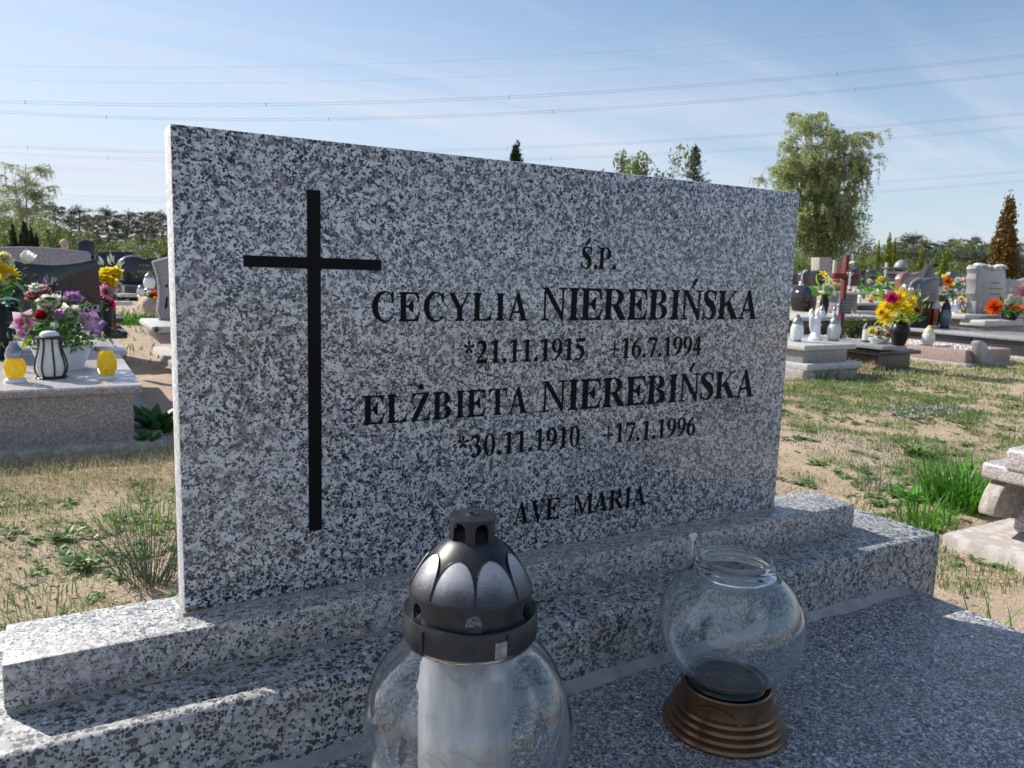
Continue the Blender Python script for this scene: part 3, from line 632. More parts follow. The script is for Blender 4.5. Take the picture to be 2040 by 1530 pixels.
for k in range(8):
    ac = R_(-114+22.5+k*45)+R_(1); pm = MB(); NR, NC = 14, 12; hw = R_(21.3)
    edge = []
    for i in range(NR+1):
        t = 0.05+0.72*i/NR; s_ = (i/NR); wv_ = hw*math.sqrt(max(0.0, 1-s_**3.6))
        for j in range(NC+1):
            q = -1+2*j/NC; pm.v.append(dome_pt(t, ac+q*wv_, 0.0005+0.0010*(1-q*q)*(1-s_*s_)))
        edge.append((t, wv_))
    pm.f = [(i*(NC+1)+j, i*(NC+1)+j+1, (i+1)*(NC+1)+j+1, (i+1)*(NC+1)+j) for i in range(NR) for j in range(NC)]
    lan.part('arch_panel', pm, M['silver'], parent=capo, fix=False)
    path = [dome_pt(t, ac-w_*1.04, 0.0008) for t, w_ in edge]+[dome_pt(t, ac+w_*1.04, 0.0008) for t, w_ in reversed(edge[:-1])]
    lan.part('arch_rib', MB().tube(path, 0.0006, 6), M['blackpl'], parent=capo)
# globe of glass with broad flutes
gp = []
rn = r_l2*0.90
for i in range(27):
    t = -1.36+ (2.50)*i/26
    r_ = r_g*math.cos(t); gp.append((max(r_, rn if t > 0 else 0.05), zg+r_g*0.97*math.sin(t)))
gp = [p for p in gp if p[1] < zl3-0.006]+[(rn, zl3-0.004), (rn*0.985, zl3+0.006)]
gl = MB().lathe(LC, gp+[(r-0.0024, z+(0.002 if k > len(gp)-3 else 0)) for k, (r, z) in enumerate(reversed(gp))], n=144, lob=8, amp=0.075, a0=R_(6))
lan.part('glass_globe', gl, M['cglass'], smooth=1.2)
lan.part('neck_bead', MB().tube([(ax+rn*1.015*math.cos(a/32*math.pi), ay+rn*1.015*math.sin(a/32*math.pi), ZC+zl3-0.004) for a in range(65)], 0.0022, 6), M['glass'])
ri = r_g*0.46
ic = (ax+0.004, ay+0.012, ZC); ip = [(ri*0.9, zg-r_g*0.90), (ri, zg-r_g*0.8), (ri*1.02, zg), (ri*0.98, zg+r_g*0.52), (ri*0.90, zg+r_g*0.66), (ri*0.80, zg+r_g*0.70)]
lan.part('candle_insert', MB().lathe(ic, ip+[(r-0.0015, z) for r, z in reversed(ip)], n=64, lob=11, amp=0.02, cap0=False, cap1=False), M['insert'], fix=False)
lan.part('foot', MB().lathe(LC, [(0.062, 0.0), (0.066, 0.004), (0.064, 0.012), (0.050, 0.022), (0.046, zg-r_g*0.95)], n=48), M['blackpl'])

# second vessel: open glass globe on a stepped bronze-coloured base
b0 = G(1441, 1440, ZC); bx_, by_ = b0.x, b0.y
v2 = Thing('grave_lantern', 'open round greenish glass lantern without a cap on a stepped bronze base', 'lantern', (bx_, by_, ZC))
um = mpp((bx_, by_, ZC+0.05)); rb = 121*um
z_n = zat(bx_, by_, 1388)-ZC
BC = (bx_, by_, ZC)
pr = [(rb*0.97, 0.0)]
for k in range(4):
    r0 = rb*(1-0.055*k); z0 = 0.0085*k; pr += [(r0, z0+0.001), (r0+0.0008, z0+0.004), (r0-0.0008, z0+0.0072), (r0-0.0052, z0+0.0084)]
pr += [(rb*0.765, 0.036), (rb*0.72, 0.048), (rb*0.73, 0.056), (rb*0.71, 0.058), (rb*0.66, 0.054), (rb*0.55, 0.050)]
bo = v2.part('base', MB().lathe(BC, pr, n=96), M['brownmet'])
v2.part('glass_foot', MB().lathe(BC, [(rb*.36, .0585), (rb*.52, .0605), (rb*.60, .0600), (rb*.62, .0575), (rb*.36, .0565)], n=64, cap0=False, cap1=False), plain('dark_green_glass', (0.012, 0.028, 0.024), .1), smooth=1)
v2.part('foot_disc', MB().lathe(BC, [(rb*.36, .0572), (rb*.02, .0574)], n=48), plain('murky_green', (0.05, 0.075, 0.075), .25, var=.4, sc=40))
# arched decorations pressed on the base
for a in (-150, -70, 10, 100):
    pth = []
    for i in range(13):
        q = -1+2*i/12; aa = R_(a)+q*0.55; tt = (1-q*q)
        rr = rb*(0.835-0.06*(1-tt)*-1 if False else 0.845-0.07*tt); pth.append((bx_+rr*math.cos(aa), by_+rr*math.sin(aa), ZC+0.0345+0.014*tt))
    v2.part('arch_relief', MB().tube(pth, 0.0009, 6), M['brownmet'], parent=bo)
gz0 = 0.052; rgl = 142*mpp((bx_, by_, ZC+0.14)); zc2 = zat(bx_, by_, 1236)-ZC
nr = 73*mpp((bx_, by_, ZC+0.22)); zr = zat(bx_, by_, 1110)-ZC
gp = [(rb*0.50, gz0+0.002), (rb*0.56, gz0+0.004)]
for i in range(24):
    t = -1.02+(1.02+1.05)*i/23; gp.append((rgl*math.cos(t), zc2+rgl*(0.97 if t < 0 else 0.87)*math.sin(t)))
gp = [p for p in gp if p[1] > gz0+0.005 and not (p[1] > zc2 and p[0] < nr)]+[(nr, zr-0.022)]
out = [(rb*0.45, gz0+0.001)]+gp+[(nr*1.0, zr-0.018), (nr*1.07, zr-0.0165), (nr*1.07, zr-0.014), (nr*0.99, zr-0.0125), (nr*1.055, zr-0.010), (nr*1.055, zr-0.008), (nr*0.98, zr-0.0065), (nr*1.0, zr-0.002), (nr*0.985, zr)]
th = 0.0028
inn = [(nr*0.985-th, zr)]+[(nr*0.97-th, zr-0.010), (nr*0.97-th, zr-0.020)]+[(r-th, z) for r, z in reversed(gp[:-1]) if z > gz0+0.012]+[(rb*0.42, gz0+0.010), (0.004, gz0+0.011)]
v2.part('glass_globe', MB().lathe(BC, out+inn, n=128, cap0=True, cap1=True), M['rglass'], fix=False, smooth=1.2)

# ------------------------------------------------------------------ petals and flowers
def petal(L, W, tilt, curl, az, cup=0.25, r0=0.0, n=5, m=4, tip=0.7):
    vs = []; x = r0; z = 0.0
    for i in range(n+1):
        u_ = i/n; an = tilt+curl*u_
        if i: x += L/n*math.cos(an); z += L/n*math.sin(an)
        wd = W*(math.sin(math.pi*min(1, (u_*0.92+0.08))**tip))
        if i == n: wd *= 0.35
        for j in range(m+1):
            v_ = -1+2*j/m; yy = wd*v_*0.5; up = cup*wd*(v_*v_)
            px_ = x-up*math.sin(an); pz_ = z+up*math.cos(an)
            vs.append((px_*math.cos(az)-yy*math.sin(az), px_*math.sin(az)+yy*math.cos(az), pz_))
    fs = [(i*(m+1)+j, i*(m+1)+j+1, (i+1)*(m+1)+j+1, (i+1)*(m+1)+j) for i in range(n) for j in range(m)]
    return vs, fs
def flower_mb(kind):
    b = MB(); pi2 = 2*math.pi
    if kind == 'rose':
        for k in range(6): b.add(*petal(1.0, 1.0, 0.15, 0.7, k*pi2/6, 0.35))
        for k in range(5): b.add(*petal(0.95, 0.95, 0.75, 0.55, k*pi2/5+.4, 0.4))
        for k in range(5): b.add(*petal(0.85, 0.75, 1.15, 0.5, k*pi2/5+.9, 0.5))
        for k in range(3): b.add(*petal(0.75, 0.6, 1.4, 0.4, k*pi2/3+.2, 0.7))
    elif kind == 'tulip':
        for k in range(3): b.add(*petal(1.5, 1.1, 0.35, 1.45, k*pi2/3, 0.35, 0.05, tip=0.8))
        for k in range(3): b.add(*petal(1.45, 1.1, 0.45, 1.35, k*pi2/3+1.05, 0.35, 0.0, tip=0.8))
    elif kind == 'mum':
        for ring_, (n, L, t) in enumerate(((16, 1.0, 0.05), (15, 0.95, 0.4), (13, 0.85, 0.75), (10, 0.7, 1.1), (7, 0.5, 1.4))):
            for k in range(n): b.add(*petal(L*random.uniform(.9, 1.05), 0.36, t, 0.35, k*pi2/n+ring_*.5, 0.3, n=3, m=2))
    elif kind == 'lily':
        for k in range(6): b.add(*petal(1.2, 0.5, 0.9, -1.3, k*pi2/6, 0.25))
    elif kind == 'orchid':
        for k in range(5): b.add(*petal(1.0, 0.85, 0.25, 0.1, k*pi2/5+1.57, 0.12))
    elif kind == 'ball':
        for k in range(9): b.ell((random.uniform(-.6, .6), random.uniform(-.6, .6), random.uniform(0, .7)), .3, .3, .3, 6, 5)
    return b
def fl_mat(name, inner, outer, rmax=1.0):
    m, t, b = newmat(name); N = NB(t); o = N.obj(); ln = N.n('ShaderNodeVectorMath', {0: o}, operation='LENGTH').outputs['Value']
    n = N.noise(o, 2.5, 3).outputs['Fac']
    f = N.rng(N.math('ADD', ln, N.math('MULTIPLY', n, 0.6)), 0.55*rmax, 1.25*rmax)
    col = N.mix(f, inner, outer); N.link(col, b.inputs['Base Color']); b.inputs['Roughness'].default_value = 0.6
    tr = N.n('ShaderNodeBsdfTranslucent', {'Color': col}); ms = N.n('ShaderNodeMixShader', {0: 0.42, 1: b.outputs[0], 2: tr.outputs[0]})
    N.link(ms.outputs[0], t.nodes['Material Output'].inputs[0]); return m
FC = {'white': ((0.62, 0.66, 0.50), (0.82, 0.81, 0.76)), 'yellow': ((0.86, 0.60, 0.01), (0.90, 0.78, 0.04)), 'red': ((0.30, 0.008, 0.015), (0.55, 0.02, 0.04)),
      'purple': ((0.62, 0.45, 0.60), (0.20, 0.025, 0.30)), 'purplew': ((0.80, 0.72, 0.78), (0.32, 0.05, 0.36)), 'magenta': ((0.55, 0.03, 0.30), (0.80, 0.76, 0.78)),
      'pink': ((0.62, 0.16, 0.36), (0.80, 0.42, 0.58)), 'peach': ((0.75, 0.35, 0.20), (0.84, 0.60, 0.45)), 'orange': ((0.60, 0.07, 0.005), (0.82, 0.17, 0.015)),
      'rosered': ((0.45, 0.02, 0.05), (0.70, 0.30, 0.30)), 'violet': ((0.25, 0.08, 0.45), (0.38, 0.20, 0.62)), 'dpink': ((0.45, 0.01, 0.12), (0.72, 0.03, 0.22)),
      'lemon': ((0.70, 0.62, 0.15), (0.84, 0.80, 0.42)), 'dusky': ((0.42, 0.14, 0.17), (0.62, 0.32, 0.34))}
_fm = {}
def flower_mesh(kind, colr):
    k = (kind, colr)
    if k not in _fm:
        key = 'fl_'+colr
        if key not in M: M[key] = fl_mat('petals_'+colr, *FC[colr])
        _fm[k] = mesh_of('flower', flower_mb(kind), M[key], smooth=1.0, fix=False)
    return _fm[k]
M['lf_green'] = leafmat('leaf_green', (0.03, 0.09, 0.02), (0.09, 0.22, 0.05))
M['lf_lime'] = leafmat('leaf_lime', (0.22, 0.34, 0.02), (0.42, 0.55, 0.06))
M['lf_blue'] = leafmat('leaf_bluegreen', (0.03, 0.12, 0.10), (0.08, 0.25, 0.20))
M['lf_var'] = leafmat('leaf_variegated', (0.16, 0.26, 0.18), (0.60, 0.68, 0.52))
M['lf_bright'] = leafmat('leaf_bright', (0.05, 0.22, 0.02), (0.14, 0.42, 0.06))
def leaf_mesh(m, L=1.0, W=0.35):
    b = MB(); vs, fs = petal(L, W, 0.7, -0.6, 0, 0.2, 0, 6, 2, 0.9); b.add(vs, fs); return mesh_of('leaf', b, M[m], smooth=1.2, fix=False)
_lm = {}
def dirq(d, spin=0): return Vector(d).to_track_quat('Z', 'Y') @ Quaternion((0, 0, 1), spin)
def bouquet(name, label, cat, root, y, flowers, leaves, nfill=14, fill='lf_green', spread=None, group=None, fsize=1.5):
    """flowers: (kind, colour, px, py, diameter px); leaves: (material, px, py, length px, angle)"""
    root = Vector(root); t = Thing(name, label, cat, root, group); rnd = random.Random(hash(label) % 9973 if False else len(label)*31+len(flowers))
    st = MB(); m_ = mpp(root); tops = []
    for (kind, colr, px, py, dia) in flowers:
        p = PY(px, py, y+rnd.uniform(-.25, .25)*max(0.05, dia*m_)); tops.append(p)
        d = (p-root); d.z = abs(d.z)*0.6; d = d.normalized()*0.5+(CP-p).normalized()*0.75+Vector((rnd.uniform(-.3, .3), rnd.uniform(-.3, .3), rnd.uniform(0, .4)))
        if kind == 'tulip': d = (p-root).normalized()+Vector((rnd.uniform(-.5, .5), 0, .3))
        t.put('flower', flower_mesh(kind, colr), p-d.normalized()*dia*m_*0.2, dirq(d, rnd.uniform(0, 6)), dia*m_*0.5*fsize*(0.95 if kind == 'tulip' else 1.0))
        mid = (root+p)/2+Vector((0, 0, 0.1*(p-root).length)); st.tube([root, mid, p-d.normalized()*dia*m_*0.2], max(0.0012, m_*0.5), 4)
    if flowers: t.part('stems', st, M['lf_green'])
    for (mt, px, py, ln, ang) in leaves:
        p = PY(px, py, y+rnd.uniform(-.03, .03)); d = CR*math.cos(R_(ang))+CU*math.sin(R_(ang))-CF*0.35
        if mt not in _lm: _lm[mt] = leaf_mesh(mt)
        q = d.to_track_quat('X', 'Z') @ Quaternion((1, 0, 0), rnd.uniform(-.9, .9)+1.2)
        t.put('leaf', _lm[mt], p, q, ln*m_*.8)
    if nfill:
        fb = MB(); cen = sum(tops, Vector())/len(tops) if tops else root+Vector((0, 0, .1)); rad = spread or max([(p-cen).length for p in tops]+[0.05])*1.05
        for k in range(nfill*9):
            c = root.lerp(cen, rnd.uniform(.2, 1.0))+Vector((rnd.gauss(0, .45)*rad, rnd.gauss(0, .3)*rad, rnd.gauss(0, .38)*rad-0.15*rad)); L = rad*rnd.uniform(.13, .32)
            if c.z < root.z: c.z = root.z+0.2*rad*rnd.random()
            q = Quaternion((rnd.gauss(0, 1), rnd.gauss(0, 1), rnd.gauss(0, 1), rnd.gauss(0, 1)+.3)).normalized()
            vs, fs = petal(L, L*rnd.uniform(.18, .4), 0.6, -0.8, 0, 0.2, 0, 3, 2, 0.9)
            fb.add([c+q @ Vector(v_) for v_ in vs], fs)
        t.part('foliage', fb, M[fill], kind='stuff', smooth=1.2, fix=False)
    return t

# ------------------------------------------------------------------ small lanterns
def lantern(label, px, pyb, pyt, z, kind='dome', wpx=22, glass='frost', lid='steel', basem=None, yy=None):
    p = G(px, pyb, z) if yy is None else PY(px, pyb, yy); p.z = z if yy is None else p.z
    m_ = mpp(p); h = zat(p.x, p.y, pyt)-p.z; r = wpx*m_/2
    t = Thing('candle_lantern', label, 'lantern', p)
    bm_ = M[basem or lid]
    if kind == 'dome':
        t.part('base', MB().lathe(p, [(r*.85, 0), (r*.9, h*.02), (r*.72, h*.07)], 20), bm_)
        t.part('glass', MB().lathe(p, [(r*.7, h*.07), (r*.86, h*.16), (r*1.0, h*.32), (r*1.0, h*.48), (r*.82, h*.62), (r*.7, h*.66)], 20), M[glass])
        l_ = t.part('lid', MB().lathe(p, [(r*.78, h*.64), (r*.82, h*.68), (r*.72, h*.76), (r*.48, h*.86), (r*.3, h*.90), (r*.32, h*.96), (r*.12, h*1.0)], 20), M[lid])
    elif kind == 'tall':
        t.part('base', MB().lathe(p, [(r*.95, 0), (r*1.0, h*.03), (r*.8, h*.08)], 18), bm_)
        t.part('glass', MB().lathe(p, [(r*.78, h*.08), (r*.84, h*.4), (r*.78, h*.70)], 18), M[glass])
        t.part('lid', MB().lathe(p, [(r*.95, h*.69), (r*.98, h*.73), (r*.75, h*.82), (r*.4, h*.92), (r*.36, h*.97), (r*.1, h*1.0)], 18), M[lid])
    elif kind == 'facet':
        t.part('base', MB().lathe(p, [(r*.95, 0), (r*1.0, h*.02), (r*.94, h*.09), (r*.74, h*.12)], 24), bm_)
        zt_ = .62 if lid else 1.0
        g1 = MB(); nn = 9; rows = [(.70, .12), (1.02, .24*zt_/.62), (1.02, .42*zt_/.62), (.80, .56*zt_/.62), (.62, zt_)]; vs = []
        for i, (a, b_) in enumerate(rows):
            for k in range(nn): an = 2*math.pi*(k+0.5*(i % 2))/nn; vs.append((p.x+r*a*math.cos(an), p.y+r*a*math.sin(an), p.z+h*b_))
        fs = []
        for i in range(len(rows)-1):
            for k in range(nn):
                a, b_, c, d = i*nn+k, i*nn+(k+1) % nn, (i+1)*nn+k, (i+1)*nn+(k+1) % nn
                fs += [(a, b_, c), (b_, d, c)] if i % 2 == 0 else [(a, d, c), (a, b_, d)]
        fs += [tuple(range(nn-1, -1, -1)), tuple((len(rows)-1)*nn+k for k in range(nn))]
        g1.add(vs, fs); t.part('glass', g1, M[glass], smooth=0)
        if lid:
            l_ = t.part('lid', MB().lathe(p, [(r*.72, h*.60), (r*.80, h*.63), (r*.78, h*.70), (r*.62, h*.84), (r*.36, h*.92), (r*.34, h*.99), (r*.1, h*1.0)], 24), M[lid])
    return t, p, h, r
def angel(label, px, pyb, pyt, z, wpx):
    p = G(px, pyb, z); m_ = mpp(p); h = zat(p.x, p.y, pyt)-z; r = wpx*m_/2
    t = Thing('angel_figurine', label, 'figurine', p)
    t.part('body', MB().lathe(p, [(r*.75, 0), (r*.8, h*.06), (r*.55, h*.14), (r*.5, h*.4), (r*.38, h*.6), (r*.30, h*.70), (r*.14, h*.76), (r*.12, h*.78)], 16), M['porc'])
    t.part('head', MB().ell((p.x, p.y, p.z+h*.88), r*.26, r*.26, h*.115, 12, 8), M['porc'])
    for s in (-1, 1):
        w_ = MB(); o_ = [(s*r*.15, h*.70), (s*r*.6, h*.86), (s*r*.98, h*.72), (s*r*.9, h*.45), (s*r*.5, h*.22), (s*r*.25, h*.4)]
        w_.prism([(p.x+a, p.z+b_) for a, b_ in o_], p.y+r*.15, p.y+r*.3); t.part('wing', w_, M['porc'], bev=r*.05)
        t.part('arm', MB().tube([(p.x+s*r*.35, p.y, p.z+h*.62), (p.x+s*r*.4, p.y-r*.3, p.z+h*.5), (p.x, p.y-r*.5, p.z+h*.55)], [r*.12, r*.10, r*.07], 6), M['porc'])
    return t
def vase(label, px, pyb, pyt, z, wpx, m='vase', yy=None):
    p = G(px, pyb, z); m_ = mpp(p); h = zat(p.x, p.y, pyt)-z; r = wpx*m_/2
    t = Thing('flower_vase', label, 'vase', p)
    t.part('body', MB().lathe(p, [(r*.55, 0), (r*.6, h*.04), (r*.75, h*.2), (r*.98, h*.5), (r*1.0, h*.65), (r*.8, h*.85), (r*.68, h*.92)], 28, cap1=False), M[m])
    t.part('rim', MB().lathe(p, [(r*.66, h*.915), (r*.76, h*.95), (r*.82, h*.99), (r*.74, h*1.0), (r*.6, h*.95), (r*.4, h*.9)], 28), M[m])
    return p+Vector((0, 0, h*.95)), p
# ------------------------------------------------------------------ stone pieces from pixel extents on a plane y
def pbox(px0, px1, pt, pb, y, dep, mb=None):
    c = PY((px0+px1)/2, (pt+pb)/2, y); a = PY(px0, (pt+pb)/2, y); b_ = PY(px1, (pt+pb)/2, y)
    zt_ = PY((px0+px1)/2, pt, y).z; zb_ = PY((px0+px1)/2, pb, y).z
    return (mb or MB()).box(a.x, b_.x, y, y+dep, zb_, zt_)
def pout(pts, y): return [(PY(a, b_, y).x, PY(a, b_, y).z) for a, b_ in pts]
def scribble(t, px0, px1, py, hp, y, m, n, seed=1, off=0.004):   # short illegible strokes, as small lettering reads at this distance
    r_ = random.Random(seed); mb = MB(); a = PY(px0, py, y); b_ = PY(px1, py, y); h = hp*mpp(a)
    for k in range(n):
        x = a.x+(b_.x-a.x)*(k+.1)/n; w_ = (b_.x-a.x)/n*0.62; z = a.z+(b_.z-a.z)*k/n; yv = y-off-0.0001*k
        mb.add([(x, yv, z), (x+w_*.3, yv, z), (x+w_*.3+h*.15, yv, z+h*r_.uniform(.6, 1)), (x+h*.15, yv, z+h*.8)], [(0, 1, 2, 3)])
        mb.add([(x+w_*.3, yv-.0003, z+h*.35), (x+w_, yv-.0003, z+h*r_.uniform(.1, .5)), (x+w_, yv-.0003, z+h*.6), (x+w_*.3, yv-.0003, z+h*.55)], [(0, 1, 2, 3)])
    t.part('inscription', mb, m, smooth=0, fix=False)

# ================================================================== LEFT SIDE: graves behind the headstone
zT = -0.123                                     # top of the nearest left grave
gl_ = Thing('grave', 'pinkish grey granite grave with a pale top, behind the left end of the headstone', 'grave', (-0.6, 3.4, GZ))
gl_.part('cover_plate', MB().box(-1.35, 0.205, 2.75, 4.20, zT-0.033, zT), M['grave_top'], bev=0.008)
gl_.part('front_edge', MB().box(-1.348, 0.203, 2.742, 2.751, zT-0.034, zT-0.006), M['grave_pink'], bev=0.003)
gl_.part('body', MB().box(-1.30, 0.170, 2.80, 4.6, -0.375, zT-0.034), M['grave_pink'], bev=0.004)
gl_.part('footing', MB().box(-1.42, 0.30, 2.73, 4.8, -0.46, -0.372), M['conc'], bev=0.01)
gl_.part('step', MB().box(-1.30, 0.245, 4.05, 4.75, zT-0.02, zT+0.012), M['grave_top'], bev=0.008)
hs = Thing('headstone', 'black headstone with a sagging top edge and silver script, behind the white flower bowl', 'headstone', (-0.4, 4.35, zT))
o_ = pout([(-120, 505), (-60, 508), (0, 515), (30, 520), (60, 525), (100, 528), (130, 527), (160, 523), (194, 515), (196, 530), (199, 570), (201, 600), (204, 626), (205, 668), (-120, 668)], 4.3)
hs.part('stone', MB().prism(o_, 4.3, 4.38), M['black'], bev=0.004)
def scr(t, txt, px, pyb, hp, y, m, shear=0.25):
    pass
# italic silver letters
SG = {'k': [stroke([(0.1, 0, .12), (0.15, 1.0, .14)], 2), stroke([(0.15, .3, .06), (.6, .65, .1)], 2), stroke([(0.3, .4, .12), (.65, 0, .12)], 2)],
      'a': [ring(.33, .32, .3, .34, .16, .26, n=16), stroke([(.6, .62, .12), (.62, .1, .12), (.75, .03, .05)], 2)],
      's': [stroke([(.55, .58, .05), (.3, .62, .1), (.25, .42, .13), (.45, .25, .13), (.35, .03, .1), (.08, .08, .05)], 3)],
      'n': [stroke([(.1, 0, .12), (.15, .62, .12)], 2), stroke([(.15, .45, .05), (.45, .64, .13), (.5, .4, .13), (.5, 0, .12)], 3)],
      'y': [stroke([(.1, .62, .12), (.3, .1, .12)], 2), stroke([(.6, .62, .08), (.35, .1, .08), (.1, -.3, .1)], 3)],
      'r': [stroke([(.1, 0, .12), (.15, .62, .12)], 2), stroke([(.15, .4, .05), (.35, .62, .12), (.5, .58, .1)], 2)]}
def script(t, txt, px, pyb, hp, y, m, adv=0.62):
    a = PY(px, pyb, y); h = hp*mpp(a); mb = MB(); x = a.x
    for c in txt:
        for k, pr_ in enumerate(SG[c]):
            for q in pr_: mb.add([(x+v_[0]*h+.28*v_[1]*h, y-.004-.0004*k, a.z+v_[1]*h) for v_ in q], [tuple(range(4))])
        x += adv*h
    t.part('inscription', mb, m, smooth=0, fix=False)
a_ = PY(83, 567, 4.3); hh_ = 15*mpp(a_)
hs.part('inscription', word('Ś.P.', a_.x, PY(116, 567, 4.3).x, a_.z, hh_, y=4.297, off=.002, shear=.25), M['ltext'], smooth=0, fix=False)
script(hs, 'yn', 97, 590, 17, 4.3, M['ltext']); script(hs, 'na', 124, 591, 15, 4.3, M['ltext']); script(hs, 'ska', 148, 621, 22, 4.3, M['ltext'])
hp = Thing('headstone', 'mauve granite headstone with a gently arched top, behind the black headstone', 'headstone', (-0.3, 6.55, GZ))
o_ = pout([(-160, 505), (-100, 498), (0, 492.5), (40, 491), (80, 492), (130, 496), (178, 502), (181, 508), (182, 660), (-160, 660)], 6.5)
hp.part('stone', MB().prism(o_, 6.5, 6.6), M['hs_pink'], bev=0.012)
hp.part('plinth', pbox(-160, 190, 640, 690, 6.42, .35), M['hs_pink'], bev=0.01)
# brown pedestal, black plates
pd = Thing('grave', 'dark brown stone pedestal with black plates, right of the black headstone', 'grave', PY(224, 676, 5.6))
pd.part('pillar', pbox(214, 233, 641, 662, 5.6, .35), M['red'], bev=.005)
pd.part('upper_pillar', pbox(213, 231, 608, 634, 5.65, .3), M['dark'], bev=.005)
pd.part('plate', pbox(206, 247, 634, 642, 5.55, .5), M['black'], bev=.006)
pd.part('lower_plate', pbox(200, 254, 661, 675, 5.5, .6), M['black'], bev=.006)
# far black headstones
b1 = Thing('headstone', 'tall black headstone with a low arched top, against the pines on the left', 'headstone', PY(171, 560, 11))
b1.part('stone', MB().prism(pout([(154, 485), (160, 480), (171, 477.5), (182, 480), (189, 485), (189, 600), (154, 600)], 11), 11, 11.1), M['black'], bev=.01)
b2 = Thing('headstone', 'wide black headstone with a slanted left corner, behind the yellow roses', 'headstone', PY(235, 560, 10.4))
b2.part('stone', MB().prism(pout([(190, 512), (197, 502), (262, 501), (276, 512), (276, 600), (190, 600)], 10.4), 10.4, 10.5), M['black'], bev=.01)
b3 = Thing('headstone', 'black headstone with a grey round shoulder and gold lettering', 'headstone', PY(270, 590, 9))
b3.part('bevel', MB().prism(pout([(232, 590), (232, 530), (238, 518), (250, 511), (264, 508), (276, 509), (276, 590)], 9.05), 9.05, 9.15), M['grey'], bev=.01)
b3.part('stone', MB().prism(pout([(235, 590), (235, 532), (241, 521), (251, 514), (264, 511), (276, 512), (284, 516), (300, 514), (318, 514), (318, 590)], 9), 9.0, 9.04), M['black'], bev=.008)
scribble(b3, 277, 300, 532, 8, 9, M['gtext'], 4, 3); scribble(b3, 273, 306, 544, 8, 9, M['gtext'], 6, 4)
g4 = Thing('grave', 'low black grave with pale kerbs beside the sandy aisle', 'grave', PY(260, 600, 8))
g4.part('kerb', pbox(236, 276, 585, 592, 8.2, .12), M['lgrey'], bev=.01)
g4.part('kerb', pbox(230, 263, 601, 609, 7.3, .14), M['lgrey'], bev=.01)
g4.part('body', pbox(248, 322, 570, 590, 8.35, .7), M['dark'], bev=.01)
# right-hand grey headstone of the left group
g5 = Thing('headstone', 'grey headstone with a curved pale rim, half hidden behind the speckled slab', 'headstone', PY(330, 650, 5.4))
L5 = [(304, 522), (308, 534), (313, 551), (316, 572), (317, 590), (315, 608), (314, 620), (318, 636), (322, 650)]
o_ = L5+[(470, 650), (470, 500), (400, 503), (340, 512)]
g5.part('stone', MB().prism(pout(o_[::-1], 5.4), 5.4, 5.5), M['hs_pink'], bev=.004)
bv = MB(); 
for i in range(len(L5)-1):
    a = PY(*L5[i], 5.395); b_ = PY(*L5[i+1], 5.395); bv.tube([a, b_], .009, 6)
a = PY(304, 522, 5.395); b_ = PY(350, 510, 5.395); bv.tube([a, b_], .009, 6)
g5.part('bevel', bv, M['lgrey'])
g5.part('mark', MB().prism(pout([(330, 568), (334, 566), (334, 572), (330, 572)], 5.39), 5.388, 5.395), M['paint'])
g5.part('mark', MB().prism(pout([(328, 616), (331, 594), (334, 590), (333, 612)], 5.39), 5.388, 5.395), M['paint'])
g6 = Thing('grave', 'pale grave with a rounded white edge, under the half hidden grey headstone', 'grave', PY(340, 700, 4.7))
g6.part('plate', pbox(300, 480, 649, 663, 4.85, .8), M['lgrey'], bev=.02)
g6.part('clamp', pbox(308, 316, 651, 662, 4.842, .02), M['dark'], bev=.003)
g6.part('body', pbox(318, 480, 663, 684, 4.9, .8), M['grave_pink'], bev=.01)
fa = G(309, 686, GZ+.05); fb_ = G(340, 722, GZ+.05)
g6.part('footing', MB().box(fb_.x, fb_.x+1.3, fb_.y, 6.6, -.5, GZ+.05), M['conc'], bev=.015)
ws = Thing('stone', 'pale rounded stone behind the grass clump left of the slab', 'stone', PY(302, 620, 7.0))
ws.part('block', MB().ell(PY(303, 607, 7.0), .09, .09, .09, 14, 10, jit=.03), M['lime'])
tag(bpy.data.objects[ws.o.name])

# things standing on the nearest left grave
lantern('small amber faceted candle lantern with a dark lid, leftmost on the pink grave', 31, 762, 680, zT, 'facet', 40, 'yel', 'steel', 'pot')
lantern('small amber faceted candle jar without a lid, near the right corner of the pink grave', 214, 754, 699, zT, 'facet', 36, 'yel', None, 'pot')
p = G(103, 753, zT); m_ = mpp(p); hh = zat(p.x, p.y, 664)-zT; r = 25*m_
t = Thing('candle_lantern', 'large silvery lantern jar in a dark wire frame, between the amber candles', 'lantern', p)
prof = [(.80, .02), (.85, .06), (1.0, .16), (1.04, .26), (.95, .42), (.78, .60), (.68, .78), (.72, .90)]
t.part('glass', MB().lathe(p, [(r*a, hh*b_) for a, b_ in prof], 24), M['frost'])
t.part('base', MB().lathe(p, [(r*1.02, 0), (r*1.06, hh*.02), (r*.8, hh*.075)], 24), M['blackpl'])
fr_ = t.part('frame', MB().lathe(p, [(r*.80, hh*.88), (r*.95, hh*.885), (r*.97, hh*.93), (r*.80, hh*.95)], 24), M['blackpl'])
for k in range(8):
    an = k*math.pi/4+.2; pth = [(p.x+r*1.12*a*math.cos(an), p.y+r*1.12*a*math.sin(an), zT+hh*b_) for a, b_ in [(1.0, .0)]+prof[1:]]
    t.part('rib', MB().tube(pth, r*.075, 5), M['blackpl'], parent=fr_)
t.part('lid', MB().lathe(p, [(r*.70, hh*.95), (r*.66, hh*1.0), (r*.45, hh*1.045), (r*.1, hh*1.06)], 20), M['pot'])
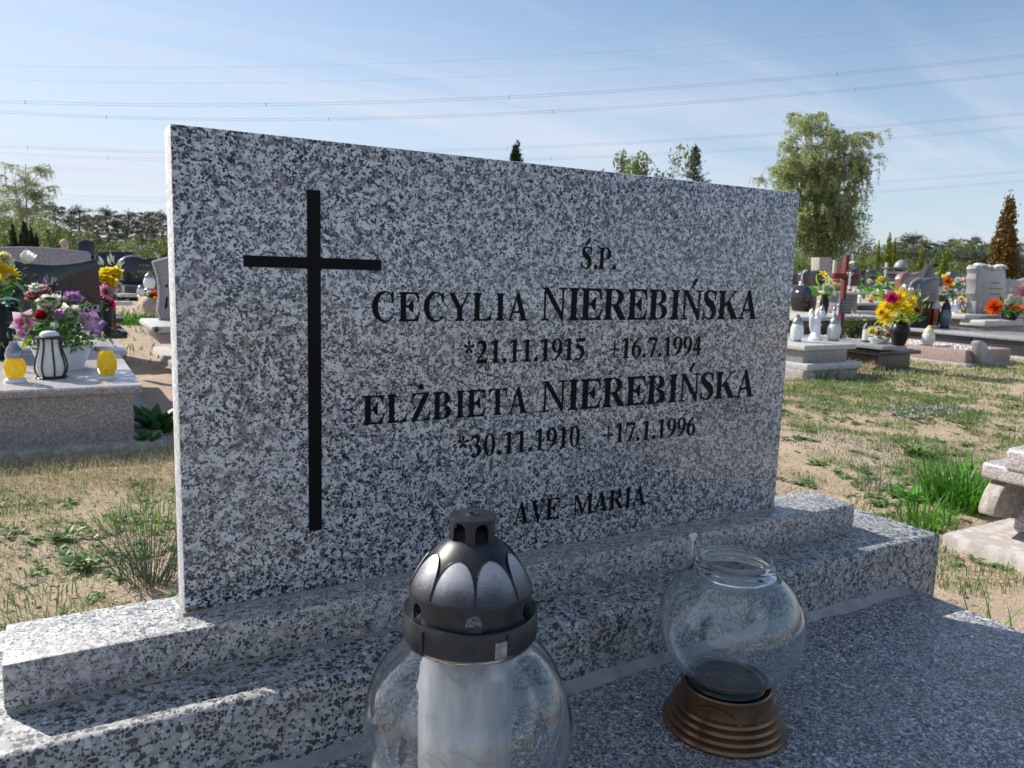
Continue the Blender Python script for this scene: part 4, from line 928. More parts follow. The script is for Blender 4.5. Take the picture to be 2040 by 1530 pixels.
# white boat-shaped bowl
p = G(125, 738, zT); m_ = mpp(p); mb = MB(); ht = zat(p.x, p.y, 690)-zT; nn = 28; vs = []
for (s_, z_, lift) in ((.55, 0, 0), (.62, .02, 0), (.80, .5, 0), (1.0, 1.0, .12), (.95, 1.0, .12), (.72, .45, 0), (.3, .1, 0)):
    for k in range(nn):
        a = 2*math.pi*k/nn; vs.append((p.x+56*m_*s_*math.cos(a), p.y+26*m_*s_*math.sin(a), zT+ht*(z_+lift*math.cos(a)**2)))
fs = [(i*nn+k, i*nn+(k+1) % nn, (i+1)*nn+(k+1) % nn, (i+1)*nn+k) for i in range(6) for k in range(nn)]+[tuple(range(nn-1, -1, -1)), tuple(6*nn+k for k in range(nn))]
mb.add(vs, fs)
single('flower_bowl', mb, M['pot'], 'white boat-shaped ceramic bowl on the pink grave, holding purple and white flowers', 'flower bowl')
bouquet('flower_arrangement', 'mixed purple, white and dark red artificial flowers in the white bowl', 'flowers', (p.x, p.y, zT+ht*.9), p.y,
    [('rose', 'white', 96, 606, 40), ('rose', 'white', 139, 628, 44), ('tulip', 'white', 112, 600, 20), ('rose', 'purplew', 146, 598, 36), ('orchid', 'purple', 186, 642, 44), ('rose', 'red', 82, 630, 24),
     ('rose', 'dusky', 66, 590, 28), ('rose', 'dusky', 88, 580, 24), ('orchid', 'magenta', 48, 640, 40), ('orchid', 'magenta', 44, 662, 26), ('tulip', 'purplew', 116, 636, 26),
     ('rose', 'white', 72, 576, 26), ('orchid', 'white', 196, 668, 22), ('rose', 'white', 166, 640, 22), ('tulip', 'white', 110, 655, 20), ('ball', 'white', 150, 655, 12), ('orchid', 'white', 172, 655, 20)],
    [('lf_lime', 78, 660, 46, 205), ('lf_lime', 62, 670, 44, 235), ('lf_lime', 128, 610, 34, 88), ('lf_lime', 62, 652, 30, 170), ('lf_green', 170, 690, 50, 345), ('lf_lime', 168, 680, 46, 350),
     ('lf_blue', 190, 633, 30, 0), ('lf_blue', 40, 600, 50, 200), ('lf_blue', 50, 585, 40, 150), ('lf_green', 110, 650, 40, 30), ('lf_bright', 120, 664, 40, 180), ('lf_green', 150, 670, 40, 320)], 34)
vt, vb = vase('tall black vase at the left edge, on the pink grave', 2, 716, 604, zT, 52)
bouquet('flower_bouquet', 'white tulips and yellow flowers with striped leaves, in the black vase at the left edge', 'flowers', vt, vt.y,
    [('tulip', 'white', 50, 520, 32), ('tulip', 'white', 8, 563, 34), ('tulip', 'white', -4, 524, 22), ('mum', 'yellow', 16, 545, 34), ('mum', 'yellow', 3, 535, 26), ('mum', 'lemon', 8, 512, 22), ('tulip', 'white', -30, 540, 26), ('mum', 'yellow', -30, 560, 34)],
    [('lf_var', 10, 530, 40, 60), ('lf_var', 22, 535, 44, 45), ('lf_var', 30, 530, 38, 90), ('lf_lime', 5, 540, 38, 80), ('lf_green', 15, 580, 60, 10), ('lf_green', 10, 590, 60, 345), ('lf_blue', 8, 600, 55, 330),
     ('lf_green', 20, 565, 60, 25), ('lf_bright', 10, 580, 50, 0), ('lf_green', 0, 575, 60, 190)], 26)
p = PY(222, 640, 5.0); 
vt, vb = vase('dark vase behind the black headstone, holding yellow roses', 214, 672, 600, zT, 22)
bouquet('flower_bouquet', 'yellow roses over pink and crimson flowers with white-edged leaves, right of the black headstone', 'flowers', vt, vt.y,
    [('rose', 'yellow', 212, 545, 28), ('rose', 'yellow', 230, 545, 28), ('rose', 'yellow', 218, 562, 28), ('rose', 'yellow', 205, 555, 24), ('mum', 'pink', 212, 580, 26), ('mum', 'dpink', 215, 604, 26), ('rose', 'red', 206, 592, 20)],
    [('lf_var', 205, 528, 26, 110), ('lf_var', 200, 530, 22, 150), ('lf_var', 222, 528, 26, 80), ('lf_var', 228, 525, 26, 60), ('lf_var', 238, 530, 24, 50), ('lf_var', 240, 535, 26, 20), ('lf_var', 238, 545, 26, 0),
     ('lf_var', 240, 550, 24, 340), ('lf_var', 236, 562, 24, 350), ('lf_var', 234, 572, 22, 320), ('lf_var', 225, 575, 20, 310), ('lf_var', 220, 522, 24, 95)], 10, fill='lf_blue')
lantern('heart-shaped pale glass lantern in front of the gold lettering', 298, 577, 541, PY(298, 577, 8).z, 'dome', 22, 'porc', 'steel', yy=8)
lantern('small clear candle lantern on the low black grave', 281, 590, 567, PY(281, 590, 7.6).z, 'dome', 15, 'frost', 'steel', yy=7.6)
q = PY(311, 600, 6.6)
bouquet('flower_bouquet', 'orange and red flowers peeping out beside the grey headstone edge', 'flowers', q, 6.6, [('mum', 'orange', 311, 586, 18), ('mum', 'yellow', 313, 596, 16), ('mum', 'red', 301, 588, 12), ('mum', 'white', 296, 583, 10)], [('lf_bright', 300, 592, 14, 160)], 4)

# a person far behind, bending down between the graves: only the head shows above the arched headstone
def person():
    gp_ = PY(128, 489, 21.0); x, y = gp_.x, gp_.y; t = Thing('person', 'person with short greyish hair, only the head showing behind the arched mauve headstone', 'person', (x, y, GZ))
    hz = gp_.z
    me = bpy.data.meshes.new('body')
    J = [((0, .10, .42), .15), ((0, .06, .62), .14), ((0, 0, .84), .15), ((0, -.02, .92), .06), ((0, -.03, .99), .05), ((0, -.03, 1.08), .078), ((0, -.03, 1.16), .065),
         ((.17, 0, .86), .06), ((.22, -.14, .64), .045), ((.16, -.32, .56), .035), ((-.17, 0, .86), .06), ((-.22, -.14, .64), .045), ((-.16, -.32, .56), .035),
         ((.10, .05, .38), .09), ((.14, -.34, .42), .07), ((.14, -.30, .04), .045), ((.14, -.44, .03), .035), ((-.10, .05, .38), .09), ((-.14, -.34, .42), .07), ((-.14, -.30, .04), .045), ((-.14, -.44, .03), .035)]
    E = [(0, 1), (1, 2), (2, 3), (3, 4), (4, 5), (5, 6), (2, 7), (7, 8), (8, 9), (2, 10), (10, 11), (11, 12), (0, 13), (13, 14), (14, 15), (15, 16), (0, 17), (17, 18), (18, 19), (19, 20)]
    me.from_pydata([Vector(j[0]) for j in J], E, []); o = bpy.data.objects.new('body', me); COL.objects.link(o); o.parent = t.o
    sc_ = (hz-GZ)/1.10; o.scale = (1, 1, sc_)
    md = o.modifiers.new('skin', 'SKIN'); me.skin_vertices.new() if not me.skin_vertices else None
    for i, (q_, r_) in enumerate(J): me.skin_vertices[0].data[i].radius = (r_, r_)
    me.skin_vertices[0].data[0].use_root = True
    o.modifiers.new('sub', 'SUBSURF').levels = 2; me.materials.append(M['skin'])
    # clothing and hair follow the body
    k = sc_
    ht = MB().ell((x, y+.02, GZ+1.165*k), .098, .115, .085, 16, 10, jit=.03); t.part('hair', ht, M['hair'])
    t.part('shirt', MB().lathe((x, y+.03, GZ), [(.17, .38*k), (.19, .5*k), (.20, .7*k), (.21, .82*k), (.12, .90*k), (.08, .93*k)], 20, cap0=False, cap1=False), M['shirt'])
    t.part('face', MB().ell((x, y-.118, GZ+1.08*k), .016, .03, .022, 8, 6).ell((x-.035, y-.115, GZ+1.115*k), .014, .012, .009, 8, 6).ell((x+.035, y-.115, GZ+1.115*k), .014, .012, .009, 8, 6), M['skin'])
person()

# ================================================================== RIGHT SIDE
# R0: rounded granite grave on a pale concrete apron
n0 = Thing('grave', 'polished pale granite grave with a thick rounded plate on a concrete apron', 'grave', (3.0, 0.2, GZ))
apz = -0.352
ac = G(1876, 1061, apz)
n0.part('apron', MB().box(ac.x, ac.x+2.4, -2.2, ac.y, GZ-.05, apz), M['apron'], bev=.012)
bc = G(2016, 1058, apz)
n0.part('body', MB().box(bc.x, bc.x+1.2, bc.y-2.0, bc.y, apz, PY(2016, 962, bc.y).z), M['rgran'], bev=.01)
zp = PY(1962, 952, bc.y+.05).z; zp1 = PY(1962, 920, bc.y+.05).z; xp = PY(1959, 940, bc.y+.05).x
n0.part('plate', MB().box(xp, xp+1.5, bc.y-2.1, bc.y+.06, zp, zp1), M['rgran'], bev=.012, seg=4)
n0.part('upper_block', MB().box(PY(2006, 915, bc.y-.05).x, xp+1.4, bc.y-1.9, bc.y-.04, zp1, PY(2008, 891, bc.y-.05).z), M['rgran'], bev=.018, seg=4)
yb = ac.y-0.10
o_ = pout([(1981, 1030), (1981, 1018), (1986, 1002), (1993, 985), (2003, 968), (2014, 958), (2050, 954), (2050, 1036)], yb)
n0.part('curved_support', MB().prism(o_, yb, yb+.05), M['lime'], bev=.004)

gk = 'row of graves across the grass on the right'
# R1 pale grave with white lanterns
y1 = 3.376
r1 = Thing('grave', 'pale grey stepped grave just right of the speckled slab', 'grave', (5.3, 3.6, GZ))
XR = PY(1706, 697, y1).x; x1 = PY(1603.5, 690, y1).x; zt1 = PY(1603.5, 688.6, y1).z; zt2 = PY(1603.5, 699, y1).z
# (grave body continues to the left behind the slab only as far as its own corner)
r1.part('plate', MB().box(x1, XR, y1, y1+2.0, zt2, zt1), M['lgrey'], bev=.006)
r1.part('body', MB().box(x1+.05, XR-.05, y1+.05, y1+1.95, PY(1603, 725, y1).z, zt2), M['grey'], bev=.004)
r1.part('ledge', MB().box(x1-.0, XR+.05, y1-.04, y1+2.0, PY(1606, 738, y1).z, PY(1606, 725, y1).z), M['lgrey'], bev=.006)
r1.part('footing', MB().box(x1-.02, XR+.02, y1-.02, y1+2.0, GZ-.05, PY(1606, 738, y1).z), M['conc'], bev=.012)
zL = zt1
lantern('white glass lantern with a dark dome, first from the speckled slab on the pale grave', 1586, 680, 626, zL, 'dome', 25, 'frost', 'steel')
angel('white porcelain angel between two white lanterns on the pale grave', 1624, 677, 617, zL, 34)
lantern('white glass lantern with a dark dome, right of the porcelain angel', 1660, 679, 626, zL, 'dome', 26, 'frost', 'steel')
# R2 dark plate grave
y2 = 3.447
r2 = Thing('grave', 'dark brown grave with two overlapping slate-coloured plates, under the black vase', 'grave', (6.6, 3.6, GZ))
xa = PY(1758, 692, y2).x; xb = PY(1807, 690, y2).x; xc = PY(1844, 700, y2).x
r2.part('plate', MB().box(xa, xb, y2, y2+1.9, PY(1780, 697, y2).z, PY(1780, 689, y2).z), M['grey'], bev=.006)
r2.part('lower_plate', MB().box(xa+.03, xc, y2+.04, y2+1.7, PY(1820, 707, y2).z, PY(1820, 699, y2).z), M['dark'], bev=.006)
r2.part('body', MB().box(xa+.10, xc-.07, y2+.10, y2+1.8, GZ-.05, PY(1820, 707, y2).z), stone('stone_brown_shade_darkened', (0.06, 0.04, 0.035), (0.12, 0.085, 0.075), 140, .35), bev=.006)  # body colour darkened to stand in for the shadow under the plates
zR = PY(1780, 689, y2).z
vt, vb = vase('big round black vase on the dark brown grave, holding yellow flowers', 1790, 688, 640, zR, 38)
bouquet('flower_bouquet', 'large bright yellow chrysanthemum bouquet with one crimson bloom, in the round black vase', 'flowers', vt, vt.y,
    [('mum', 'yellow', 1768, 612, 30), ('mum', 'yellow', 1764, 630, 26), ('mum', 'yellow', 1800, 612, 30), ('mum', 'yellow', 1790, 592, 26), ('mum', 'yellow', 1812, 598, 24), ('mum', 'lemon', 1802, 586, 20), ('mum', 'yellow', 1782, 605, 24),
     ('mum', 'yellow', 1808, 620, 22), ('mum', 'dpink', 1777, 593, 22), ('mum', 'red', 1825, 617, 16), ('tulip', 'peach', 1798, 580, 14), ('tulip', 'white', 1814, 581, 12), ('mum', 'yellow', 1756, 622, 18), ('mum', 'lemon', 1820, 604, 16)],
    [('lf_lime', 1760, 592, 22, 150), ('lf_lime', 1775, 618, 22, 90), ('lf_bright', 1795, 630, 26, 250), ('lf_bright', 1804, 630, 26, 300), ('lf_lime', 1812, 590, 22, 50), ('lf_bright', 1785, 634, 22, 230), ('lf_lime', 1762, 600, 26, 170), ('lf_bright', 1815, 628, 20, 330), ('lf_lime', 1750, 640, 24, 250)], 12, fill='lf_lime')
q = G(1750, 684, zR); fb = Thing('flower_bowl', 'small bowl of yellow, red and white flowers left of the round black vase', 'flower bowl', q); um2 = mpp(q)
fb.part('bowl', MB().lathe(q, [(14*um2, 0), (20*um2, 8*um2), (21*um2, 10*um2)], 16), M['pot'])
bouquet('flower_arrangement', 'low posy of yellow, red and white flowers, in the small bowl by the round vase', 'flowers', q+Vector((0, 0, 9*um2)), q.y,
    [('mum', 'lemon', 1737, 660, 18), ('mum', 'red', 1747, 663, 12), ('mum', 'white', 1757, 660, 14), ('mum', 'lemon', 1765, 650, 13), ('mum', 'rosered', 1769, 668, 12), ('rose', 'white', 1762, 661, 12), ('mum', 'white', 1750, 654, 9)],
    [('lf_bright', 1758, 672, 16, 300), ('lf_blue', 1738, 672, 14, 200), ('lf_bright', 1748, 670, 14, 100)], 8, fill='lf_bright')
lantern('clear glass candle lantern with a black lid, left of the small flower bowl', 1725, 681, 642, zR+.0, 'tall', 19, 'frost', 'blackpl')
# red wooden cross with crucified figure and plaque
yc = 4.75; b_ = PY(1676, 676, yc)
cx = Thing('wooden_cross', 'red wooden cross with a white figure and a small dark plaque, behind the pale grave', 'cross', (b_.x, yc, GZ))
tp = PY(1690.5, 508, yc); wv_ = 4.4*mpp(b_)
cx.part('upright', MB().prism([(b_.x-wv_, GZ-.1), (b_.x+wv_, GZ-.1), (tp.x+wv_, tp.z), (tp.x-wv_, tp.z)], yc, yc+.05), M['redwood'], bev=.004)
cx.part('crossbar', pbox(1663, 1712, 545, 556, yc-.012, .045), M['redwood'], bev=.004)
pz = cx.part('roof_board', MB().prism(pout([(1697, 526), (1703, 520), (1704, 524), (1698, 531)], yc-.02), yc-.02, yc+.03), M['lgrey'])
bd = PY(1692, 562, yc-.05); um2 = mpp(bd)
figm = MB().tube([bd+Vector((0, 0, 14*um2)), bd+Vector((0, 0, 4*um2)), bd+Vector((.4*um2, 0, -4*um2)), bd+Vector((-.5*um2, 0, -14*um2))], [1.6*um2, 2.6*um2, 1.9*um2, 1.2*um2], 8)
fo = cx.part('figure', figm, M['porc'])
cx.part('head', MB().ell(bd+Vector((0, -.3*um2, 18*um2)), 2*um2, 2*um2, 2.6*um2, 8, 6), M['porc'], parent=fo)
for s in (-1, 1): cx.part('arm', MB().tube([bd+Vector((s*1.5*um2, 0, 13*um2)), bd+Vector((s*6*um2, 0, 15*um2)), bd+Vector((s*10*um2, 0, 19*um2))], [1.2*um2, 1.0*um2, .7*um2], 6), M['porc'], parent=fo)
pl_ = cx.part('plaque', pbox(1674, 1697, 595, 626, yc-.03, .018), M['plaque'], bev=.003)
class _T: pass
_t = Thing.__new__(Thing); _t.o = cx.o; _t.loc = cx.loc
for k, py in enumerate((603, 609, 615, 621)): scribble(_t, 1677, 1694, py, 3.6, yc-.032, M['ltext'], 5, k)
# R3 dusty red kerb grave with white pebbles
y3 = 3.506; xg = PY(1924.6, 700, y3).x
r3 = Thing('grave', 'dusty red kerbed grave filled with white pebbles, right of the dark brown grave', 'grave', (xg+.3, 4.2, GZ)); z3 = PY(1924.6, 698, y3).z
r3.part('kerb', MB().box(xg, xg+.07, y3, y3+1.9, GZ-.05, z3), M['redl'], bev=.006)
r3.part('kerb', MB().box(xg+.071, xg+.75, y3, y3+.07, GZ-.05, z3-.001), M['redl'], bev=.006)
r3.part('kerb', MB().box(xg+.751, xg+.82, y3, y3+1.9, GZ-.05, z3), M['redl'], bev=.006)
r3.part('footing', MB().box(xg-.06, xg+.88, y3-.05, y3+1.9, GZ-.06, GZ+.03), M['conc'], bev=.01)
pb_ = MB()
for k in range(900):
    pb_.ell((xg+.08+random.random()*.66, y3+.09+random.random()*1.75, z3-.02+random.uniform(-.01, .012)), random.uniform(.012, .022), random.uniform(.012, .02), random.uniform(.008, .014), 5, 4)
r3.part('pebbles', pb_, M['pebble'], kind='stuff')
lantern('white lantern with a golden dome, standing on the white pebbles', 1848, 688, 648, z3+.0, 'dome', 24, 'frost', 'goldlid', yy=None)
# curved grey stone
cs = Thing('headstone', 'low dark grey stone with a curved lit edge, beside the dusty red grave', 'headstone', PY(1965, 730, 3.42))
cs.part('stone', MB().prism(pout([(1949, 682), (1956, 679), (1964, 682), (1971, 694), (1977, 708), (1987, 732), (1958, 736), (1954, 715), (1951, 700)], 3.42), 3.42, 3.50), M['grey'], bev=.012)
# R4 long dark grave
x4 = 9.344
r4 = Thing('grave', 'long low dark grave with a pale glossy top edge, running to the right edge', 'grave', (x4+.5, 4.5, GZ)); z4 = PX(1920, 662, x4).z
r4.part('top_plate', MB().box(x4-.05, x4+1.0, 2.6, 5.3, z4-.045, z4), M['grey'], bev=.012)
for k in range(3):
    r4.part('side_panel', MB().box(x4, x4+.03, 2.65+k*.88, 2.65+k*.88+.865, GZ-.0, z4-.046), M['dark'], bev=.004)
r4.part('core', MB().box(x4+.031, x4+.95, 2.66, 5.25, GZ-.05, z4-.047), M['dark'])
r4.part('footing', MB().box(x4-.10, x4+1.05, 2.55, 5.35, GZ-.06, GZ+.018), M['conc'], bev=.01)
y4 = 5.25
h4 = Thing('headstone', 'dark grey double-lobed headstone with a small cross, behind the yellow chrysanthemums', 'headstone', PY(1840, 650, y4))
h4.part('stone', MB().prism(pout([(1809, 652), (1809, 590), (1811, 572), (1816, 562), (1824, 556), (1832, 554), (1838, 557), (1843, 562), (1852, 556), (1862, 554), (1871, 556), (1872, 600), (1872, 652)], y4), y4, y4+.12), M['dark'], bev=.012)
h4.part('bevel', MB().tube([PY(a, b_, y4-.004) for a, b_ in ((1810, 650), (1810, 590), (1812, 573), (1817, 563), (1825, 557), (1832, 555))], .018, 6), M['grey'])
h4.part('cross', pbox(1828, 1830, 566, 592, y4-.004, .003).box(*[v_ for v_ in (PY(1823, 577, y4).x, PY(1835, 577, y4).x, y4-.0045, y4-.001, PY(1829, 578.5, y4).z, PY(1829, 576, y4).z)]), M['ltext'], smooth=0)
scribble(h4, 1851, 1857, 573, 4, y4, M['ltext'], 2, 1); scribble(h4, 1843, 1861, 585, 6, y4, M['ltext'], 5, 2); scribble(h4, 1836, 1866, 601, 7, y4, M['ltext'], 7, 5)
zq = z4
lantern('tall clear glass lantern in front of the double-lobed headstone', 1841, 651, 607, zq, 'tall', 15, 'smoke', 'steel')
lantern('tall greenish yellow glass lantern in front of the double-lobed headstone', 1861, 652, 598, zq, 'tall', 18, 'yglass', 'frost')
lantern('dark lidded smoked glass lantern right of the double-lobed headstone', 1881, 653, 596, zq, 'dome', 22, 'smoke', 'blackpl')
# reddish pedestal, angel, pot
rp = Thing('grave', 'brown pedestal block between the dark lantern and the rough grey headstone', 'grave', PY(1905, 650, 5.1))
rp.part('block', pbox(1885, 1936, 632, 651, 5.6, .6), M['redl'], bev=.01); rp.part('cap', pbox(1883, 1938, 628, 632, 5.56, .66), M['red'], bev=.006)
zz = PY(1905, 628, 5.7).z
angel('white kneeling angel figure on the brown pedestal', 1901, 630, 597, PY(1901, 628, 5.7).z, 24)
q = G(1923, 628, zz); um2 = mpp(q); fp = Thing('flower_pot', 'small terracotta pot right of the white angel', 'flower pot', q)
fp.part('pot', MB().lathe(q, [(6*um2, 0), (9*um2, 9*um2), (9.5*um2, 10*um2)], 14), M['potc'])
bouquet('flower_arrangement', 'cream, lilac and yellow posy in the small terracotta pot', 'flowers', q+Vector((0, 0, 9*um2)), q.y,
    [('rose', 'lemon', 1926, 601, 15), ('mum', 'white', 1917, 603, 12), ('mum', 'peach', 1912, 600, 10), ('ball', 'violet', 1914, 606, 8), ('mum', 'lemon', 1915, 595, 11)], [('lf_bright', 1918, 612, 14, 200), ('lf_bright', 1928, 612, 14, 320)], 8, fill='lf_bright')
q = PY(1905, 625, 6.4)
bouquet('flower_bouquet', 'tall mixed tulip bouquet in red, yellow and pink, left of the rough grey headstone', 'flowers', q, 6.4,
    [('tulip', 'yellow', 1881, 554, 11), ('mum', 'orange', 1888, 560, 15), ('tulip', 'yellow', 1899, 569, 11), ('tulip', 'pink', 1914, 563, 11), ('tulip', 'peach', 1920, 561, 12), ('tulip', 'peach', 1924, 571, 12), ('mum', 'white', 1908, 557, 10), ('mum', 'peach', 1885, 574, 10), ('tulip', 'white', 1890, 548, 9)],
    [('lf_blue', 1906, 575, 22, 80), ('lf_blue', 1912, 580, 26, 100), ('lf_green', 1905, 590, 26, 160), ('lf_green', 1915, 590, 26, 30), ('lf_blue', 1900, 585, 24, 130), ('lf_green', 1920, 592, 22, 10)], 12, fill='lf_blue')
angel('white angel statue leaning at the left edge of the rough grey headstone', 1937, 628, 553, PY(1937, 628, 6.0).z, 20)
# R5 rough headstone
y5 = 5.5
r5 = Thing('headstone', 'pale grey headstone with rough hewn lit edges, above the orange flowers', 'headstone', PY(1972, 640, y5))
rnd = random.Random(5)
L5 = [(1944, 628), (1943, 612), (1946, 600), (1942, 585), (1945, 570), (1943, 556), (1946, 545), (1944, 535), (1948, 528), (1957, 529), (1960, 533), (1966, 531), (1972, 536), (1980, 537), (1986, 532), (1993, 530), (2000, 534), (2004, 546), (2005, 600), (2005, 628)]
r5.part('stone', MB().prism(pout(L5, y5), y5, y5+.14), M['grey'], bev=.006)
rgh = MB()
for i in range(len(L5)-4):
    a = PY(*L5[i], y5+.05); b2 = PY(*L5[i+1], y5+.05)
    for k in range(3): c = a.lerp(b2, (k+.5)/3); rgh.ell(c+Vector((rnd.uniform(-.01, .01), 0, 0)), .028, .075, .030, 7, 6, jit=.25)
r5.part('rough_edge', rgh, M['lgrey'], smooth=0)
scribble(r5, 1975, 1992, 566, 5, y5, M['dark'], 4, 7); scribble(r5, 1970, 1996, 577, 5, y5, M['dark'], 6, 8); scribble(r5, 1972, 1994, 588, 5, y5, M['dark'], 5, 9)
r5b = Thing('headstone', 'lower dark grey wing stone with a pale flecked edge, at the right edge', 'headstone', PY(2020, 630, y5+.2))
r5b.part('stone', MB().prism(pout([(2004, 630), (2004, 554), (2012, 556), (2022, 557), (2032, 560), (2060, 552), (2060, 630)], y5+.2), y5+.2, y5+.32), M['grey'], bev=.008)
r5c = Thing('grave', 'grey grave with rounded white ledges under the rough headstone', 'grave', PY(1980, 655, 5.0))
r5c.part('ledge', pbox(1923, 1953, 627, 637, 5.15, .6), M['lgrey'], bev=.02); r5c.part('ledge', pbox(1953, 2100, 628, 638, 5.16, .6), M['grey'], bev=.01)
r5c.part('front_ledge', pbox(1963, 2110, 638, 650, 4.9, .35), M['lgrey'], bev=.02); r5c.part('body', pbox(1930, 2110, 637, 690, 5.2, .5), M['grey'], bev=.01)
q = PY(2010, 640, 5.0); um2 = mpp(q); pt_ = Thing('flower_pot', 'black pot with orange flowers on the white ledge', 'flower pot', q)
pt_.part('pot', MB().lathe(q, [(11*um2, 0), (16*um2, 16*um2), (17*um2, 18*um2)], 16), M['vase'])
bouquet('flower_bouquet', 'two big orange chrysanthemums with green leaves, in the black pot', 'flowers', q+Vector((0, 0, 15*um2)), 4.98,
    [('mum', 'orange', 1980, 611, 28), ('mum', 'orange', 2025, 616, 26), ('mum', 'orange', 2020, 628, 14), ('mum', 'white', 2007, 600, 10), ('mum', 'white', 2012, 590, 8)],
    [('lf_green', 2000, 612, 24, 100), ('lf_bright', 2005, 618, 26, 180), ('lf_green', 2010, 610, 24, 60), ('lf_blue', 2006, 622, 28, 180), ('lf_green', 1998, 604, 22, 120)], 8)
q = PY(2036, 620, 4.8); sp = MB(); um2 = mpp(q)
for k in range(70):
    an = rnd.uniform(0, 6.28); el = rnd.uniform(-.1, 1.5); L_ = rnd.uniform(18, 40)*um2; d = Vector((math.cos(an)*math.cos(el), math.sin(an)*math.cos(el), math.sin(el)))
    st_ = PY(2040, 590, 4.8); sp.tube([st_, st_+d*L_*.6, st_+d*L_+Vector((0, 0, -.1*L_))], [1.0*um2, .8*um2, .3*um2], 4)
sp.tube([PY(2040, 640, 4.8), PY(2040, 590, 4.8)], 1.5*um2, 5)
single('spiky_plant', sp, plain('pink_spikes', (0.50, 0.22, 0.24), .6, var=.3, trans=.2), 'dusty pink spiky artificial plant at the right edge, above the orange flowers', 'plant')

# middle distance on the right: small graves, lanterns, flowers between the cross and the speckled slab
t = Thing('grave', 'low grave with pale ledges behind the red cross', 'grave', PY(1680, 650, 5.9))
t.part('plate', pbox(1590, 1778, 631, 639, 5.9, .9), M['lgrey'], bev=.01); t.part('body', pbox(1596, 1770, 639, 676, 5.98, .8), M['dark'], bev=.01)
t = Thing('grave', 'black and white layered grave right of the red cross', 'grave', PY(1740, 625, 7.2))
t.part('plate', pbox(1703, 1775, 604, 609, 7.4, .8), M['lgrey'], bev=.008); t.part('body', pbox(1706, 1772, 609, 622, 7.45, .7), M['dark'], bev=.006); t.part('ledge', pbox(1700, 1780, 620, 627, 7.2, .9), M['lgrey'], bev=.01)
t.part('lower_body', pbox(1704, 1775, 627, 640, 7.3, .7), M['black'], bev=.006)
t = Thing('headstone', 'black egg-shaped headstone with its sunlit side coloured grey, right beside the speckled slab', 'headstone', PY(1613, 618, 7.0))
t.part('stone', MB().prism(pout([(1604, 622), (1599, 605), (1600, 588), (1606, 574), (1613, 568), (1622, 571), (1628, 582), (1629, 600), (1625, 622)], 7.0), 7.0, 7.25), M['black'], bev=.03)
t.part('side', MB().prism(pout([(1599, 620), (1596, 600), (1598, 586), (1603, 576), (1608, 570), (1604, 590), (1603, 606), (1606, 622)], 7.08), 7.08, 7.3), M['grey'], bev=.02)  # grey piece puts the sunlight on the black stone's left flank into colour
vt, vb = vase('slender black vase with white flowers behind the porcelain angel', 1640, 630, 587, PY(1640, 628, 6.3).z, 18)
bouquet('flower_bouquet', 'white blossoms and bright green fronds in the slender black vase', 'flowers', vt, vt.y,
    [('mum', 'white', 1646, 569, 14), ('mum', 'white', 1655, 576, 16), ('mum', 'white', 1660, 586, 13), ('mum', 'white', 1652, 586, 12), ('mum', 'white', 1644, 577, 10), ('lily', 'yellow', 1641, 545, 14), ('lily', 'lemon', 1648, 556, 12)],
    [('lf_bright', 1632, 582, 24, 150), ('lf_bright', 1628, 578, 24, 165), ('lf_bright', 1636, 584, 22, 190), ('lf_bright', 1640, 586, 20, 220), ('lf_lime', 1634, 570, 34, 92), ('lf_bright', 1644, 584, 22, 60)], 8, fill='lf_bright')
q = PY(1668, 592, 7.4)
bouquet('flower_bouquet', 'peach roses left of the red cross', 'flowers', q, 7.4, [('rose', 'peach', 1661, 557, 11), ('rose', 'peach', 1669, 569, 11), ('rose', 'peach', 1677, 559, 9), ('rose', 'lemon', 1664, 566, 9), ('rose', 'lemon', 1655, 561, 9), ('rose', 'peach', 1676, 569, 9)], [('lf_bright', 1668, 575, 14, 200), ('lf_green', 1660, 575, 14, 160)], 12)
lantern('clear glass lantern left of two behind the pale grave', 1661, 640, 608, PY(1661, 636, 5.95).z, 'tall', 10, 'frost', 'steel', yy=5.95)
lantern('clear glass lantern touching the left side of the red cross post', 1669, 638, 600, PY(1669, 634, 6.1).z, 'tall', 10, 'frost', 'steel', yy=6.1)
lantern('white lantern under the slender black vase', 1636, 640, 606, PY(1636, 636, 5.95).z, 'dome', 13, 'frost', 'steel', yy=5.95)
lantern('white bell-shaped lantern in the gap right of the red cross', 1711, 606, 586, 0, 'tall', 11, 'porc', 'porc', yy=7.5)
lantern('tiny pale lantern on the white ledge beside the speckled slab', 1595, 578, 557, 0, 'dome', 10, 'frost', 'steel', yy=9.0)
lantern('small golden-lidded lantern near the speckled slab edge', 1616, 636, 614, 0, 'dome', 13, 'frost', 'goldlid', yy=5.95)
t = Thing('grave', 'white-topped low grave touching the speckled slab edge', 'grave', PY(1594, 585, 9))
t.part('plate', pbox(1578, 1607, 577, 583, 9, .9), M['lgrey'], bev=.01); t.part('body', pbox(1580, 1605, 583, 606, 9.05, .7), M['dark'], bev=.01)
t.part('ledge', pbox(1576, 1608, 592, 597, 8.7, .3), M['lgrey'], bev=.01)
bn = Thing('bench', 'small grey garden bench right of the red cross', 'bench', PY(1700, 626, 6.9))
bn.part('seat', pbox(1664, 1722, 582, 587, 6.9, .35), M['lgrey'], bev=.006)
for a in (1667, 1704): bn.part('leg', pbox(a, a+4, 587, 625, 6.93, .28), M['grey'], bev=.004)
q = PY(1738, 606, 7.45)
bouquet('flower_bouquet', 'pale beige flowers beside the white bell-shaped lantern', 'flowers', q, 7.45, [('rose', 'lemon', 1737, 590, 11), ('rose', 'white', 1743, 597, 11), ('rose', 'peach', 1734, 599, 10), ('rose', 'white', 1740, 585, 8)], [], 4)
q = PY(1739, 585, 9.0)
